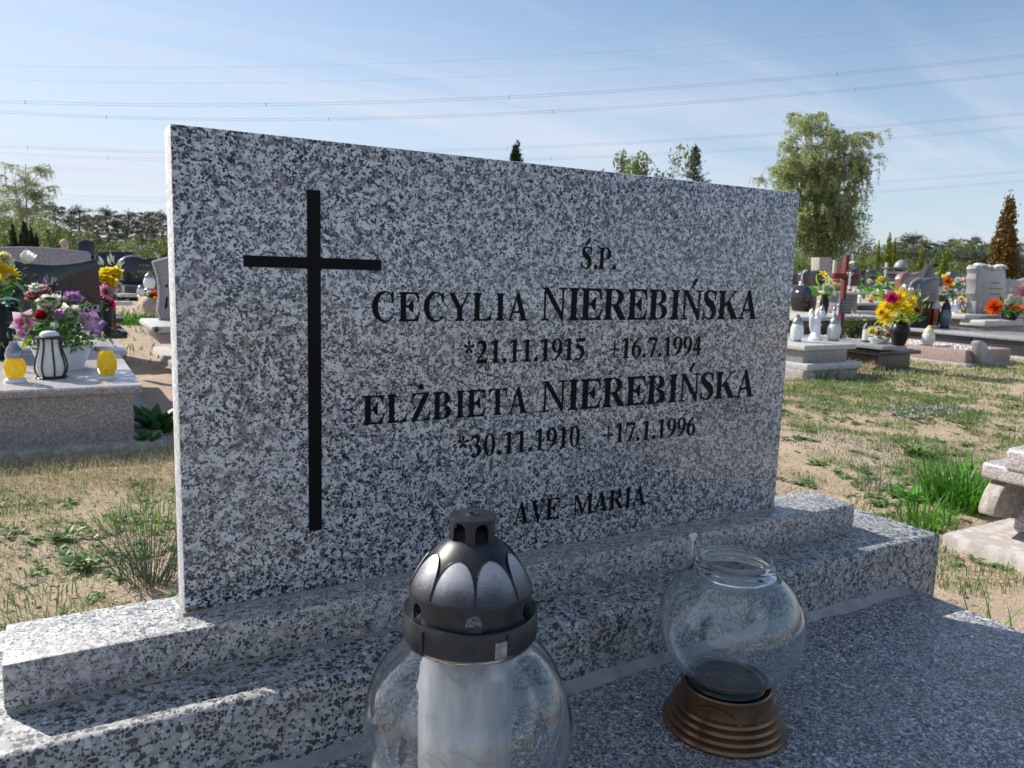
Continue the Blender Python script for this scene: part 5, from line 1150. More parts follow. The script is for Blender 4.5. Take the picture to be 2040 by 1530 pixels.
bouquet('flower_bouquet', 'violet flowers with green leaves in front of the far dark headstones', 'flowers', q, 9.0, [('mum', 'violet', 1738, 565, 9), ('mum', 'violet', 1740, 572, 8), ('mum', 'white', 1732, 560, 8), ('mum', 'white', 1757, 568, 8), ('lily', 'yellow', 1748, 562, 10), ('ball', 'pink', 1694, 578, 8)], [('lf_bright', 1735, 576, 12, 200)], 8, fill='lf_bright')
q = PY(1757, 575, 11.0)
bouquet('flower_bouquet', 'flat bright yellow blossom high among the far dark headstones', 'flowers', q, 11.0, [('mum', 'yellow', 1754, 554, 9), ('mum', 'yellow', 1760, 555, 8)], [], 2)
q = PY(1852, 560, 8.6)
bouquet('flower_bouquet', 'pink blossoms above the double-lobed headstone', 'flowers', q, 8.6, [('mum', 'pink', 1848, 547, 8), ('mum', 'pink', 1855, 546, 8), ('mum', 'white', 1866, 545, 6), ('mum', 'dpink', 1852, 550, 6)], [], 3)
# far headstones on the right
def far(label, pts, y, m, th=.12, extra=None):
    t_ = Thing('headstone', label, 'headstone', PY(sum(p_[0] for p_ in pts)/len(pts), max(p_[1] for p_ in pts), y))
    t_.part('stone', MB().prism(pout(pts, y), y, y+th), M[m], bev=.012)
    return t_
far('dark headstone with a slanting top behind the white blossoms', [(1628, 570), (1628, 541), (1640, 538), (1648, 540), (1657, 556), (1657, 570)], 9.4, 'black')
t = far('dark headstone with a pale rounded shoulder, nearest the speckled slab', [(1598, 572), (1598, 546), (1602, 540), (1612, 538), (1620, 540), (1620, 572)], 10.2, 'dark')
t.part('shoulder', MB().tube([PY(a, b_, 10.19) for a, b_ in ((1598, 566), (1598, 547), (1602, 541), (1607, 539))], .02, 6), M['lgrey'])
far('black headstone just right of the red cross', [(1697, 570), (1697, 541), (1704, 537), (1712, 533), (1715, 545), (1717, 570)], 8.6, 'black')
far('low grey headstone in the gap behind the dark ones', [(1618, 556), (1618, 539), (1628, 538), (1628, 556)], 12, 'grey')
far('wide dark headstone under the flat yellow blossom', [(1733, 572), (1733, 540), (1738, 537), (1752, 536), (1762, 540), (1763, 572)], 12, 'dark')
t = far('red-brown headstone with a wavy top, behind the yellow chrysanthemums', [(1795, 590), (1795, 556), (1800, 546), (1808, 542), (1814, 545), (1822, 546), (1832, 543), (1840, 542), (1842, 548), (1842, 590)], 7.4, 'red')
far('black stone with a slim pointed spire, above the double-lobed headstone', [(1836, 566), (1838, 552), (1846, 544), (1850, 534), (1856, 526), (1859, 534), (1861, 546), (1870, 550), (1872, 566)], 8.2, 'dark')
far('very dark low headstone behind the tulip bouquet', [(1888, 575), (1888, 546), (1900, 543), (1924, 545), (1926, 575)], 10.5, 'dark')
far('dark grave stone behind the violet flowers', [(1716, 575), (1716, 549), (1731, 549), (1731, 575)], 13, 'dark')
far('small dark stone between violet flowers and dome', [(1764, 577), (1764, 552), (1782, 550), (1782, 577)], 11, 'dark')
dm = Thing('monument', 'dark stone monument with a grey domed cap and stacked cornices', 'monument', PY(1795, 560, 9.8))
q = PY(1794, 535, 9.9); um2 = mpp(q)
dm.part('dome', MB().ell(q, 13*um2, 13*um2, 17*um2, 18, 12), M['grey'])
dm.part('cornice', pbox(1779, 1810, 533, 538, 9.7, .3), M['dark'], bev=.02); dm.part('cornice', pbox(1783, 1806, 540, 546, 9.72, .28), M['grey'], bev=.02); dm.part('shaft', pbox(1784, 1806, 546, 575, 9.74, .25), M['dark'], bev=.01)
rf = random.Random(12)
for k, (px, top, w_, y_, m_k) in enumerate([(1586, 548, 13, 14, 'dark'), (1722, 556, 10, 10.5, 'black'), (1744, 552, 9, 15, 'grey'), (1776, 556, 12, 13, 'black'), (1815, 551, 11, 15, 'grey'), (1878, 552, 12, 12, 'dark'), (1896, 556, 10, 14, 'red'), (1912, 550, 14, 15, 'black'), (1930, 553, 11, 12.5, 'dark')]):
    t = Thing('headstone', 'small low headstone in the far rows on the right, '+['first', 'second', 'third', 'fourth', 'fifth', 'sixth', 'seventh', 'eighth', 'ninth'][k]+' from the slab', 'headstone', PY(px, top+24, y_), 'small headstones in the far rows on the right')
    h_ = w_/2; o_ = [(px-h_, top+30), (px-h_, top+3), (px-h_*.6, top+rf.uniform(-1, 1)), (px, top-rf.uniform(0, 3)), (px+h_*.7, top+rf.uniform(0, 2)), (px+h_, top+4), (px+h_, top+30)]
    t.part('stone', MB().prism(pout(o_, y_), y_, y_+.12), M[m_k], bev=.012); t.part('plinth', pbox(px-h_*1.5, px+h_*1.5, top+20, top+32, y_-.25, .5), M['lgrey' if k % 2 else 'grey'], bev=.01)
pl = Thing('pillar', 'square pale concrete pillar under the birch, behind the graves', 'pillar', PY(1644, 556, 17))
pl.part('shaft', MB().prism(pout([(1632, 575), (1633, 513), (1656, 513), (1658, 575)], 17), 17, 17.35), M['conc'], bev=.01)
for k, (a, t0) in enumerate(((1662, 518), (1681, 520), (1766, 523), (1732, 531))):
    ps = Thing('fence_post', ['slim grey post left of the red cross', 'slim dark post behind the top of the red cross', 'slim pale post left of the domed monument', 'slim brown post behind the violet flowers'][k], 'post', PY(a, 560, 15), 'slim posts behind the graves')
    ps.part('post', pbox(a-1.8, a+1.8, t0, 572, 15, .05), M['wood'] if k % 2 else M['lgrey'])
tk = Thing('timber_crate', 'dark red-brown upright timber boards behind the top of the red cross', 'boards', PY(1672, 560, 14))
for a in (1666, 1671, 1676): tk.part('board', pbox(a, a+3.6, 521, 560, 14, .05), M['red'])
# ------------------------------------------------------------------ power lines
def cable(label, pts, sep_px, dist0, dist1, rad, spac=()):
    t_ = Thing('power_line', label, 'power line', PD(pts[0][0], pts[0][1], dist0), 'overhead power lines')
    xs_ = np.array([p_[0] for p_ in pts], float); ys_ = np.array([p_[1] for p_ in pts], float); c = np.polyfit(xs_/1000, ys_, min(3, len(pts)-1))
    A = PD(pts[0][0], 500, dist0); B = PD(pts[-1][0], 500, dist1); A.z = B.z = 0; nrm = Vector((B.y-A.y, A.x-B.x, 0)).normalized()
    def at(px, off=0):
        py = float(np.polyval(c, px/1000))+off; d = ray(px, py); s_ = (A-Vector((CP.x, CP.y, 0))).dot(nrm)/Vector((d.x, d.y, 0)).dot(nrm); return CP+d*s_
    rng_ = [xs_[0]+(xs_[-1]-xs_[0])*k/40 for k in range(41)]
    for o_ in ((-sep_px/2, sep_px/2) if sep_px else (0,)):
        t_.part('wire', MB().tube([at(x, o_) for x in rng_], rad, 5), M['wire'])
    for s_ in spac: t_.part('spacer', MB().tube([at(s_, -sep_px*.9), at(s_, sep_px*.9)], rad*2.6, 6), M['wire'])
    return t_
cable('double power line, boldest and highest of the dark pairs', [(-150, 196), (0, 202), (530, 208), (1015, 194), (1667, 148), (2040, 110), (2250, 88)], 4.5, 80, 62, .012, (50, 530, 1014, 1667))
cable('double power line just below the boldest pair', [(-150, 214), (0, 221), (212, 232), (655, 238), (1100, 223), (1703, 177), (2040, 145), (2250, 124)], 4.0, 84, 66, .012, (212, 655, 1100, 1703))
cable('double power line crossing behind the top of the tall birch', [(-150, 284), (55, 293), (330, 301), (920, 300), (1010, 297), (1500, 268), (2040, 226), (2250, 206)], 4.0, 92, 74, .011, (55, 1010))
cable('thin double power line just above the slab top', [(-150, 298), (0, 303), (216, 315), (330, 318), (1100, 318), (1380, 303), (1500, 296), (2040, 250), (2250, 231)], 4.0, 95, 76, .010, (216, 1098))
cable('faint power line low on the right, upper of two', [(-150, 378), (110, 388), (330, 394), (1200, 393), (1750, 361), (2040, 340), (2250, 324)], 3.0, 105, 85, .009, ())
cable('faint lowest power line', [(-150, 388), (110, 393), (330, 403), (1200, 409), (1750, 380), (2040, 358), (2250, 342)], 3.0, 110, 88, .009, ())
cable('faint single wire across the top of the sky', [(-150, 126), (330, 133), (1000, 118), (1600, 74), (2040, 30), (2250, 8)], 0, 76, 60, .0055)
cable('second faint single wire near the top of the sky', [(-150, 153), (0, 157), (500, 165), (1100, 146), (2040, 67), (2250, 45)], 0, 78, 62, .0055)
# ------------------------------------------------------------------ trees
def rq(n, rng): 
    q = rng.normal(size=(n, 4)); return q/np.linalg.norm(q, axis=1, keepdims=True)
def qrot(q, v):
    w_, x, y, z = q[:, 0], q[:, 1], q[:, 2], q[:, 3]; u_ = q[:, 1:]; 
    t_ = 2*np.cross(u_, v); return v+w_[:, None]*t_+np.cross(u_, t_)
def cards(P, size, rng, asp=0.55, droop=0.0, name='crown', m=None):
    """many small leaf-sized rhombic faces at points P"""
    n = len(P); size = np.broadcast_to(size, (n,))*rng.uniform(.6, 1.4, n); q = rq(n, rng)
    base = np.array([[-1, 0, 0], [0, -asp, 0.12], [1, 0, 0], [0, asp, 0.12]], float)*0.5
    V = np.empty((n, 4, 3))
    for k in range(4):
        v_ = qrot(q, np.broadcast_to(base[k], (n, 3))); V[:, k] = P+v_*size[:, None]
        if droop: V[:, k, 2] -= droop*size*abs(base[k][0])*2*(base[k][0] > 0)
    me = bpy.data.meshes.new(name); me.vertices.add(n*4); me.vertices.foreach_set('co', V.reshape(-1)); me.loops.add(n*4); me.polygons.add(n)
    me.loops.foreach_set('vertex_index', np.arange(n*4, dtype=np.int32)); me.polygons.foreach_set('loop_start', np.arange(0, n*4, 4, dtype=np.int32))
    me.update(calc_edges=True); me.validate()
    if m: me.materials.append(m)
    return me
M['pine'] = leafmat('pine_needles', (0.032, 0.055, 0.034), (0.10, 0.135, 0.08), trans=0.15, sc=0.6)
M['pine2'] = leafmat('pine_needles_warm', (0.05, 0.065, 0.035), (0.14, 0.15, 0.085), trans=0.15, sc=0.6)
M['birchleaf'] = leafmat('birch_leaves', (0.24, 0.31, 0.11), (0.46, 0.52, 0.27), trans=0.6, sc=0.5)
M['birchgreen'] = leafmat('birch_leaves_dense', (0.07, 0.12, 0.03), (0.19, 0.25, 0.08), trans=0.4, sc=0.5)
M['bush'] = leafmat('bush_leaves', (0.08, 0.125, 0.03), (0.23, 0.28, 0.09), trans=0.35, sc=0.7)
M['thuja'] = leafmat('thuja', (0.09, 0.12, 0.012), (0.28, 0.32, 0.04), trans=0.2, sc=1.0)
M['thujad'] = leafmat('thuja_dark', (0.012, 0.03, 0.010), (0.04, 0.075, 0.02), trans=0.15, sc=1.0)
M['thujab'] = leafmat('thuja_brown', (0.09, 0.055, 0.015), (0.22, 0.13, 0.035), trans=0.2, sc=1.0)
def obj_part(name, me, parent, **k):
    o = bpy.data.objects.new(name, me); COL.objects.link(o); o.parent = parent
    for a, b_ in k.items(): o[a] = b_
    return o
def copy_tree(root, loc, rz, sc, label, group=None, name=None):
    r = root.copy(); COL.objects.link(r); r.location = loc; r.rotation_euler = (0, 0, rz); r.scale = sc; r['label'] = label
    if group: r['group'] = group
    for ch in root.children:
        c = ch.copy(); COL.objects.link(c); c.parent = r
    return r
def pine_proto(seed, m):
    rng = np.random.default_rng(seed); rnd = random.Random(seed); o = bpy.data.objects.new('pine_tree', None); COL.objects.link(o)
    tb = MB(); lean = rnd.uniform(-.5, .5); pts = [(lean*(z/10)**2, 0.15*math.sin(z), z) for z in np.linspace(-.3, 9.6, 9)]
    tb.tube(pts, [0.20*(1-i/9.5)+.02 for i in range(9)], 7)
    P = []; S = []
    nb = rnd.randint(20, 26)
    for k in range(nb):
        z = 2.2+7.3*(k/nb)**0.85; an = k*2.4+rnd.uniform(-.5, .5); f = (z-2.0)/7.8; L = (2.3*math.sin(math.pi*min(1, f*.62+.30))**1.1+.25)*rnd.uniform(.45, 1.15)
        x0 = lean*(z/10)**2; e = Vector((x0+L*math.cos(an), L*math.sin(an), z+L*rnd.uniform(.05, .45)))
        tb.tube([(x0, 0, z), tuple(Vector((x0, 0, z)).lerp(e, .5)-Vector((0, 0, .1))), tuple(e)], [.055, .035, .015], 5)
        for j in range(rnd.randint(3, 5)):
            c = Vector((x0, 0, z)).lerp(e, rnd.uniform(.35, 1.08))+Vector((rnd.gauss(0, .28), rnd.gauss(0, .28), rnd.gauss(.08, .15))); r_ = rnd.uniform(.32, .62)
            n = 60; v_ = rng.normal(size=(n, 3)); v_ /= np.linalg.norm(v_, axis=1, keepdims=True); v_ *= (rng.uniform(.2, 1, n)**.5)[:, None]*np.array([r_, r_, r_*.6]); P.append(v_+np.array(c))
    for j in range(6): P.append(rng.normal(size=(40, 3))*np.array([.3, .3, .35])+np.array([lean*.92, 0, 9.2+rnd.uniform(-.5, .5)]))
    P = np.concatenate(P)
    obj_part('crown', cards(P, 0.20, rng, asp=.4, m=m), o); obj_part('trunk', mesh_of('trunk', tb, M['pinebark']), o)
    return o
def bush_proto(seed, m, size=.16, n=5200, trunk=True):
    rng = np.random.default_rng(seed); o = bpy.data.objects.new('deciduous_tree', None); COL.objects.link(o)
    P = []; tb = MB().tube([(0, 0, -.2), (.1, 0, 1.2), (0, .1, 2.4)], [.14, .10, .05], 6)
    for k in range(34):
        c = rng.normal(size=3)*np.array([1.0, 1.0, 1.15])+np.array([0, 0, 2.6]); c[2] = max(.5, c[2]); r_ = rng.uniform(.35, .85)
        tb.tube([(0, 0, min(2.2, c[2]*.6)), tuple(c)], [.05, .012], 4)
        v_ = rng.normal(size=(n//34, 3)); v_ /= np.linalg.norm(v_, axis=1, keepdims=True); P.append(c+v_*(rng.uniform(.15, 1, n//34)**.6)[:, None]*r_)
    obj_part('crown', cards(np.concatenate(P), size, rng, m=m), o)
    obj_part('trunk', mesh_of('trunk', tb, M['bark']), o); return o
def thuja_proto(seed, m, H_=3.0, R0=.5, n=6500, ragged=.18, size=.11, tufts=60):
    rng = np.random.default_rng(seed); o = bpy.data.objects.new('thuja_tree', None); COL.objects.link(o)
    z = rng.beta(1.1, 1.5, n); an = rng.uniform(0, 2*np.pi, n)
    lump = 1+ragged*np.sin(an*5+z*9)+ragged*.8*np.sin(an*3-z*17+seed)+ragged*.6*np.sin(z*31+an)
    r_ = R0*np.clip(1-z, 0.0, 1)**.75*np.minimum(1, .55+z*3.2)*lump*rng.uniform(.5, 1.06, n)**.5
    P = np.stack([r_*np.cos(an), r_*np.sin(an), z*H_+.05], 1)
    for k in range(tufts):                   # upright tufts that break the outline
        zz_ = rng.beta(1.1, 1.4); aa = rng.uniform(0, 6.28); rr_ = R0*(1-zz_)**.75*min(1, .55+zz_*3.2)*rng.uniform(.85, 1.18); n_t = 60
        P = np.concatenate([P, rng.normal(size=(n_t, 3))*np.array([.05, .05, .11])+np.array([rr_*math.cos(aa), rr_*math.sin(aa), zz_*H_+.08])])
    q = cards(P, size, rng, asp=.45, m=m); obj_part('crown', q, o)
    obj_part('trunk', mesh_of('trunk', MB().tube([(0, 0, -.2), (0, 0, H_*.85)], [.06, .015], 6), M['bark']), o); return o
def spruce_proto(seed):
    rng = np.random.default_rng(seed); rnd = random.Random(seed); o = bpy.data.objects.new('spruce_tree', None); COL.objects.link(o)
    tb = MB().tube([(0, 0, -.2), (0, 0, 10)], [.16, .015], 6); P = []
    z = 1.0
    while z < 9.8:
        L = (10-z)*.30+.12; n = 7
        for k in range(n):
            an = rnd.uniform(0, 6.28); l = L*rnd.uniform(.6, 1.1); e = np.array([l*math.cos(an), l*math.sin(an), z+l*.42]); s_ = np.array([0, 0, z])
            mid = (s_+e)/2-np.array([0, 0, l*.10]); tb.tube([s_, mid, e], [.03, .02, .008], 4)
            m_ = int(24*l)+8; t_ = rng.uniform(.15, 1, m_)[:, None]; cc = (1-t_)**2*s_+2*t_*(1-t_)*mid+t_**2*e
            P.append(cc+rng.normal(size=(m_, 3))*.07)
        z += rnd.uniform(.30, .42)*(1.15-z*.06)
    P.append(rng.normal(size=(30, 3))*np.array([.04, .04, .35])+np.array([0, 0, 9.7]))
    obj_part('crown', cards(np.concatenate(P), .20, rng, asp=.3, m=M['pine']), o); obj_part('trunk', mesh_of('trunk', tb, M['bark']), o); return o
def birch(name, label, base, spec, leafm, leafs, density, twig_r, seed, low=None, group=None, twigs=1.0):
    """spec: list of (tip offset x, tip offset y, height, spread)"""
    rng = np.random.default_rng(seed); rnd = random.Random(seed); o = bpy.data.objects.new(name, None); COL.objects.link(o); o.location = base
    tag(o, label, 'tree', group); tb = MB(); tw = MB(); P = []
    for (tx, ty, hh_, spr) in spec:
        pts = [Vector((tx*(t_**1.3), ty*t_+.12*math.sin(t_*5+tx), hh_*t_)) for t_ in np.linspace(0, 1, 11)]
        pts[0].z = -.3; tb.tube(pts, [hh_*.014*(1-i/11.5)+.012 for i in range(11)], 7)
        for k in range(int(30*density)):
            t_ = rnd.uniform(.22, .98); i = min(9, int(t_*10)); s_ = pts[i].lerp(pts[i+1], t_*10-i); an = rnd.uniform(0, 6.28)
            L = spr*(math.sin(math.pi*min(1, (1-t_)*.9+.12))**.8)*rnd.uniform(.45, 1.05); e = s_+Vector((L*math.cos(an), L*math.sin(an), L*rnd.uniform(.55, 1.1)))
            if e.z > hh_*1.02: e.z = hh_*rnd.uniform(.93, 1.02)
            mid = s_.lerp(e, .5)+Vector((0, 0, L*.12)); tb.tube([s_, mid, e], [.05*spr/3, .03*spr/3, .012], 4)
            for j in range(rnd.randint(7, 11)):
                u_ = rnd.uniform(.25, 1.05); a0 = s_.lerp(mid, min(1, u_*2)) if u_ < .5 else mid.lerp(e, min(1.0, u_*2-1))
                an2 = an+rnd.gauss(0, .9); l2 = rnd.uniform(.3, 1.0)*spr*.30; a1 = a0+Vector((l2*math.cos(an2), l2*math.sin(an2), l2*.15)); dl = rnd.uniform(.25, 1.0)*spr*.42*(.5+.6*u_)
                a2 = a1+Vector((l2*.3*math.cos(an2), l2*.3*math.sin(an2), -dl))
                if a2.z < .6: a2.z = .6+rnd.random()*.5
                if rnd.random() < twigs: tw.tube([a0, a1, a2], [twig_r*1.4, twig_r, twig_r*.6], 3, cap=False)
                n = int(leafs*rnd.uniform(.7, 1.3)); tt = rng.uniform(0, 1, n)[:, None]; A0, A1, A2 = map(np.array, (a0, a1, a2))
                cc = np.where(tt < .35, A0+(A1-A0)*tt/.35, A1+(A2-A1)*(tt-.35)/.65); P.append(cc+rng.normal(size=(n, 3))*.085*spr/3)
    if low:
        for (cx_, cy_, cz_, r_, n) in low:
            v_ = rng.normal(size=(n, 3)); v_ /= np.linalg.norm(v_, axis=1, keepdims=True); P.append(np.array([cx_, cy_, cz_])+v_*(rng.uniform(.1, 1, n)**.5)[:, None]*np.array([r_, r_, r_*1.2]))
    obj_part('trunk', mesh_of('trunk', tb, M['birchbark']), o); obj_part('twigs', mesh_of('twigs', tw, M['twig'], fix=False, smooth=0), o, kind='stuff')
    if P: obj_part('crown', cards(np.concatenate(P), .17*leafm[1], rng, asp=.5, m=leafm[0]), o)
    return o
GROUNDZ = GZ
def bas(px, dist, top=None):
    if top is not None: px = px-(540-top)*(px-688)/10384     # verticals lean in the picture: the foot stands left of the top
    p_ = PD(px, 540, dist); p_.z = GZ; return p_
# big birch at the right
bd_ = 60; B0 = bas(1640, bd_); mp_ = mpp(B0)
def hz(px, py, dist): b_ = bas(px, dist); return zat(b_.x, b_.y, py)-GZ
h1 = hz(1600, 232, bd_); h2 = hz(1690, 262, bd_)
dxr = Vector((CR.x, CR.y, 0)).normalized()
def off(px, py=300): v_ = dxr*((px-(540-py)*.092-1640)*mp_); return v_.x, v_.y
s1 = off(1600); s2 = off(1690); s3 = off(1722); s4 = off(1575); s5 = off(1640)
hm = lambda py: hz(1640, py, bd_)
L = []
for (px, py, r_, n) in ((1572, 385, 1.2, 1100), (1582, 450, 1.5, 1600), (1572, 500, 1.5, 1600), (1640, 400, 1.4, 1500), (1620, 450, 1.7, 2200), (1690, 440, 1.7, 2000), (1660, 490, 1.9, 2400), (1600, 500, 1.6, 1800), (1710, 500, 1.4, 1500), (1650, 360, 1.1, 900), (1575, 420, 1.2, 900), (1730, 520, 1.2, 1300), (1640, 525, 1.8, 2000), (1590, 535, 1.4, 1200)):
    a, b_ = off(px, py); L.append((a, b_, hm(py), r_, n))
birch('birch_tree', 'tallest tree, a spreading birch with drooping pale green foliage right of the slab', B0, [(s1[0], s1[1], h1, 2.5), (s2[0]*.9, s2[1]*.9, h2, 2.6), (s3[0]*.62, s3[1]*.62, h2*.80, 2.0), (s4[0]*.9, s4[1]*.9, h1*.74, 2.6), (s5[0], s5[1], h2*.92, 3.0)],
      (M['birchleaf'], .95), 34, 1.5, .013, 11, low=L)
# leafless birches at the left
b_ = bas(57, 62); hl = hz(57, 327, 62)
birch('birch_tree', 'sparse nearly leafless birch rising above the left tree line', b_, [(.2, 0, hl, 2.1), (-.7, .2, hl*.86, 1.7), (.9, .3, hl*.74, 1.6)], (M['birchleaf'], .8), 9, 1.15, .016, 21)
b_ = bas(2, 66); hl = hz(2, 372, 66)
birch('birch_tree', 'bare birch at the left edge of the picture', b_, [(.1, 0, hl, 1.9), (.7, .1, hl*.8, 1.3)], (M['birchleaf'], .8), 6, .9, .016, 22)
b_ = bas(1525, 58, 357); hl = hz(1525, 357, 58)
birch('birch_tree', 'thin twiggy birch top just left of the tall birch, above the slab', b_, [(0, 0, hl, 1.6)], (M['birchleaf'], .8), 7, .7, .015, 23)
# conifer tops over the slab
t1 = spruce_proto(3); hh_ = hz(1387, 291, 46); t1.location = bas(1387, 46, 291); t1.scale = (hh_/8.5, hh_/8.5, hh_/10); t1['label'] = 'slim spruce tip with upturned branches, above the slab'; t1['category'] = 'tree'
thg = thuja_proto(5, M['thuja'], 3.0, .5, 9000)
th_ = thuja_proto(15, M['thujad'], 3.0, .5, 9000); hh_ = hz(1027, 293, 40); th_.location = bas(1027, 40, 293); th_.scale = (1.9, 1.9, hh_/3.0); th_['label'] = 'single conifer tip poking over the middle of the slab'; th_['category'] = 'tree'
bs = bush_proto(9, M['bush']); hh_ = hz(1268, 316, 44); bs.location = bas(1270, 44, 316); bs.scale = (1.1, 1.1, hh_/4.7); bs['label'] = 'yellow-green leafy tree top over the slab'; bs['category'] = 'tree'
# thujas on the right
def th(px, top, dist, wpx, label, proto, grp='columnar thujas among the graves'):
    b_ = bas(px, dist, top); h_ = zat(b_.x, b_.y, top)-GZ; s_ = wpx*1.25*mpp(b_)/(2*.5); r = copy_tree(proto, b_, random.uniform(0, 6), (s_, s_, h_/3.0), label, grp); r.name = 'thuja_tree'; r['category'] = 'tree'; return r
b_ = bas(1751, 32, 488); thg.location = b_; thg.scale = (13*1.25*mpp(b_), 13*1.25*mpp(b_), (zat(b_.x, b_.y, 488)-GZ)/3.0); tag(thg, 'small golden thuja left of the tallest right-hand thuja', 'tree', 'columnar thujas among the graves')
th(1773, 474, 32, 20, 'tallest golden-green columnar thuja, left half of the pair behind the domed monument', thg)
th(1783, 484, 33, 16, 'golden-green columnar thuja, right half of the pair behind the domed monument', thg)
th(1836, 504, 34, 18, 'golden-green pointed thuja above the red-brown headstone', thg)
th(1884, 508, 34, 22, 'leaning golden-green thuja left of the rough grey headstone', thg)
thd = thuja_proto(6, M['thujad'], 3.0, .5, 6500)
thd.location = bas(30, 30); hh_ = zat(thd.location.x, thd.location.y, 446)-GZ; thd.scale = (.42, .42, hh_/3.0); thd['label'] = 'narrow dark thuja, leftmost of the dark group at the left'; thd['category'] = 'tree'; thd['group'] = 'dark thujas at the left'
th(47, 441, 30, 24, 'tallest dark thuja in the group at the left', thd, 'dark thujas at the left')
th(60, 452, 31, 16, 'dark thuja right of the tallest one at the left', thd, 'dark thujas at the left')
th(72, 464, 31, 13, 'smallest dark thuja of the group at the left', thd, 'dark thujas at the left')
tb_ = thuja_proto(8, M['thujab'], 3.0, .5, 9000, ragged=.26, size=.10, tufts=150)
b_ = bas(2012, 22, 402); tb_.location = b_; hh_ = zat(b_.x, b_.y, 402)-GZ; tb_.scale = (.90, .90, hh_/3.0); tb_['label'] = 'half withered rust-brown thuja at the right edge'; tb_['category'] = 'tree'
# pines
ORD = 'first second third fourth fifth sixth seventh eighth ninth tenth eleventh twelfth thirteenth fourteenth fifteenth sixteenth seventeenth eighteenth nineteenth twentieth twenty-first twenty-second twenty-third twenty-fourth twenty-fifth'.split()
pp = [pine_proto(31, M['pine']), pine_proto(32, M['pine2']), pine_proto(33, M['pine'])]
used = [False]*3
def put_tree(protos, used_, i, px, top, dist, wide, label, grp, H0):
    b_ = bas(px, dist, top); h_ = zat(b_.x, b_.y, top)-GZ; s_ = h_/H0
    if not used_[i]:
        o = protos[i]; used_[i] = True; o.location = b_; o.rotation_euler = (0, 0, random.uniform(0, 6)); o.scale = (s_*wide, s_*wide, s_); o['label'] = label; o['group'] = grp
    else: o = copy_tree(protos[i], b_, random.uniform(0, 6), (s_*wide, s_*wide, s_), label, grp)
    o['category'] = 'tree'; return o
tw_ = random.Random(77)
left = [(112, 403), (133, 430), (156, 410), (176, 430), (190, 424), (212, 413), (232, 434), (250, 418), (270, 434), (289, 416), (304, 430), (320, 420), (345, 432), (372, 425)]
for k, (px, top) in enumerate(left):
    put_tree(pp, used, k % 3, px, top, 100+tw_.uniform(-12, 12), 1.5, ORD[k]+' dark pine from the left in the row on the left horizon', 'pines on the left horizon', 10)
for k in range(13):
    put_tree(pp, used, k % 3, 400+k*88+tw_.uniform(-12, 12), 455+tw_.uniform(-12, 16), 110+tw_.uniform(-12, 12), 1.5, 'pine in the far wood straight behind the speckled slab', 'pines behind the slab', 10)
right = [(1752, 500), (1768, 490), (1790, 478), (1808, 468), (1822, 464), (1838, 484), (1852, 476), (1868, 492), (1884, 482), (1898, 474), (1912, 486), (1928, 490), (1944, 470), (1958, 486), (1972, 482), (1990, 488), (2006, 478), (2024, 484), (2046, 476), (2066, 482)]
for k, (px, top) in enumerate(right):
    put_tree(pp, used, (k+1) % 3, px, top, 95+tw_.uniform(-12, 12), 1.45, ORD[k]+' tall pine from the left in the wood on the right horizon', 'pines on the right horizon', 10)
for k in range(24):
    px = 1735+k*15+tw_.uniform(-5, 5); put_tree(pp, used, k % 3, px, 503+tw_.uniform(-8, 10), 78+tw_.uniform(-6, 6), 1.9, ORD[k]+' lower pine from the left at the front of the right-hand wood', 'lower pines on the right', 10)
# mixed bushes and small trees
bp = [bs, bush_proto(41, M['birchgreen']), bush_proto(42, M['bush'], .15)]; ub = [True, False, False]
for k, (px, top, d_, wd) in enumerate([(-20, 424, 52, 1.5), (12, 420, 56, 1.3), (22, 450, 42, 1.1), (60, 462, 50, 1.6), (88, 432, 55, 1.4), (104, 440, 50, 1.5), (122, 452, 47, 1.4), (140, 462, 60, 1.5), (165, 468, 62, 1.6), (200, 470, 60, 1.6), (222, 476, 45, 1.2), (250, 478, 48, 1.5), (292, 470, 44, 1.3), (318, 476, 42, 1.4), (340, 474, 46, 1.4)]):
    put_tree(bp, ub, k % 3, px, top, d_, wd, 'leafy green bush, '+ORD[k]+' from the left before the left pines', 'leafy bushes in front of the left pines', 5.0)
for k, (px, top, d_, wd) in enumerate([(1570, 500, 48, 1.6), (1610, 510, 46, 1.6), (1650, 515, 46, 1.6), (1690, 505, 50, 1.6), (1725, 512, 48, 1.5), (1745, 506, 55, 1.3), (1800, 520, 45, 1.6), (1850, 522, 45, 1.6), (1905, 520, 45, 1.6), (1950, 518, 44, 1.6), (1765, 497, 70, 1.2), (1815, 492, 75, 1.2), (1862, 488, 75, 1.1), (1905, 480, 80, 1.0), (1930, 478, 80, .9), (1968, 484, 80, 1.0)]):
    put_tree(bp, ub, (k+1) % 3, px, top, d_, wd, 'leafy bush on the right, '+ORD[k]+' from the speckled slab', 'leafy bushes on the right', 5.0)

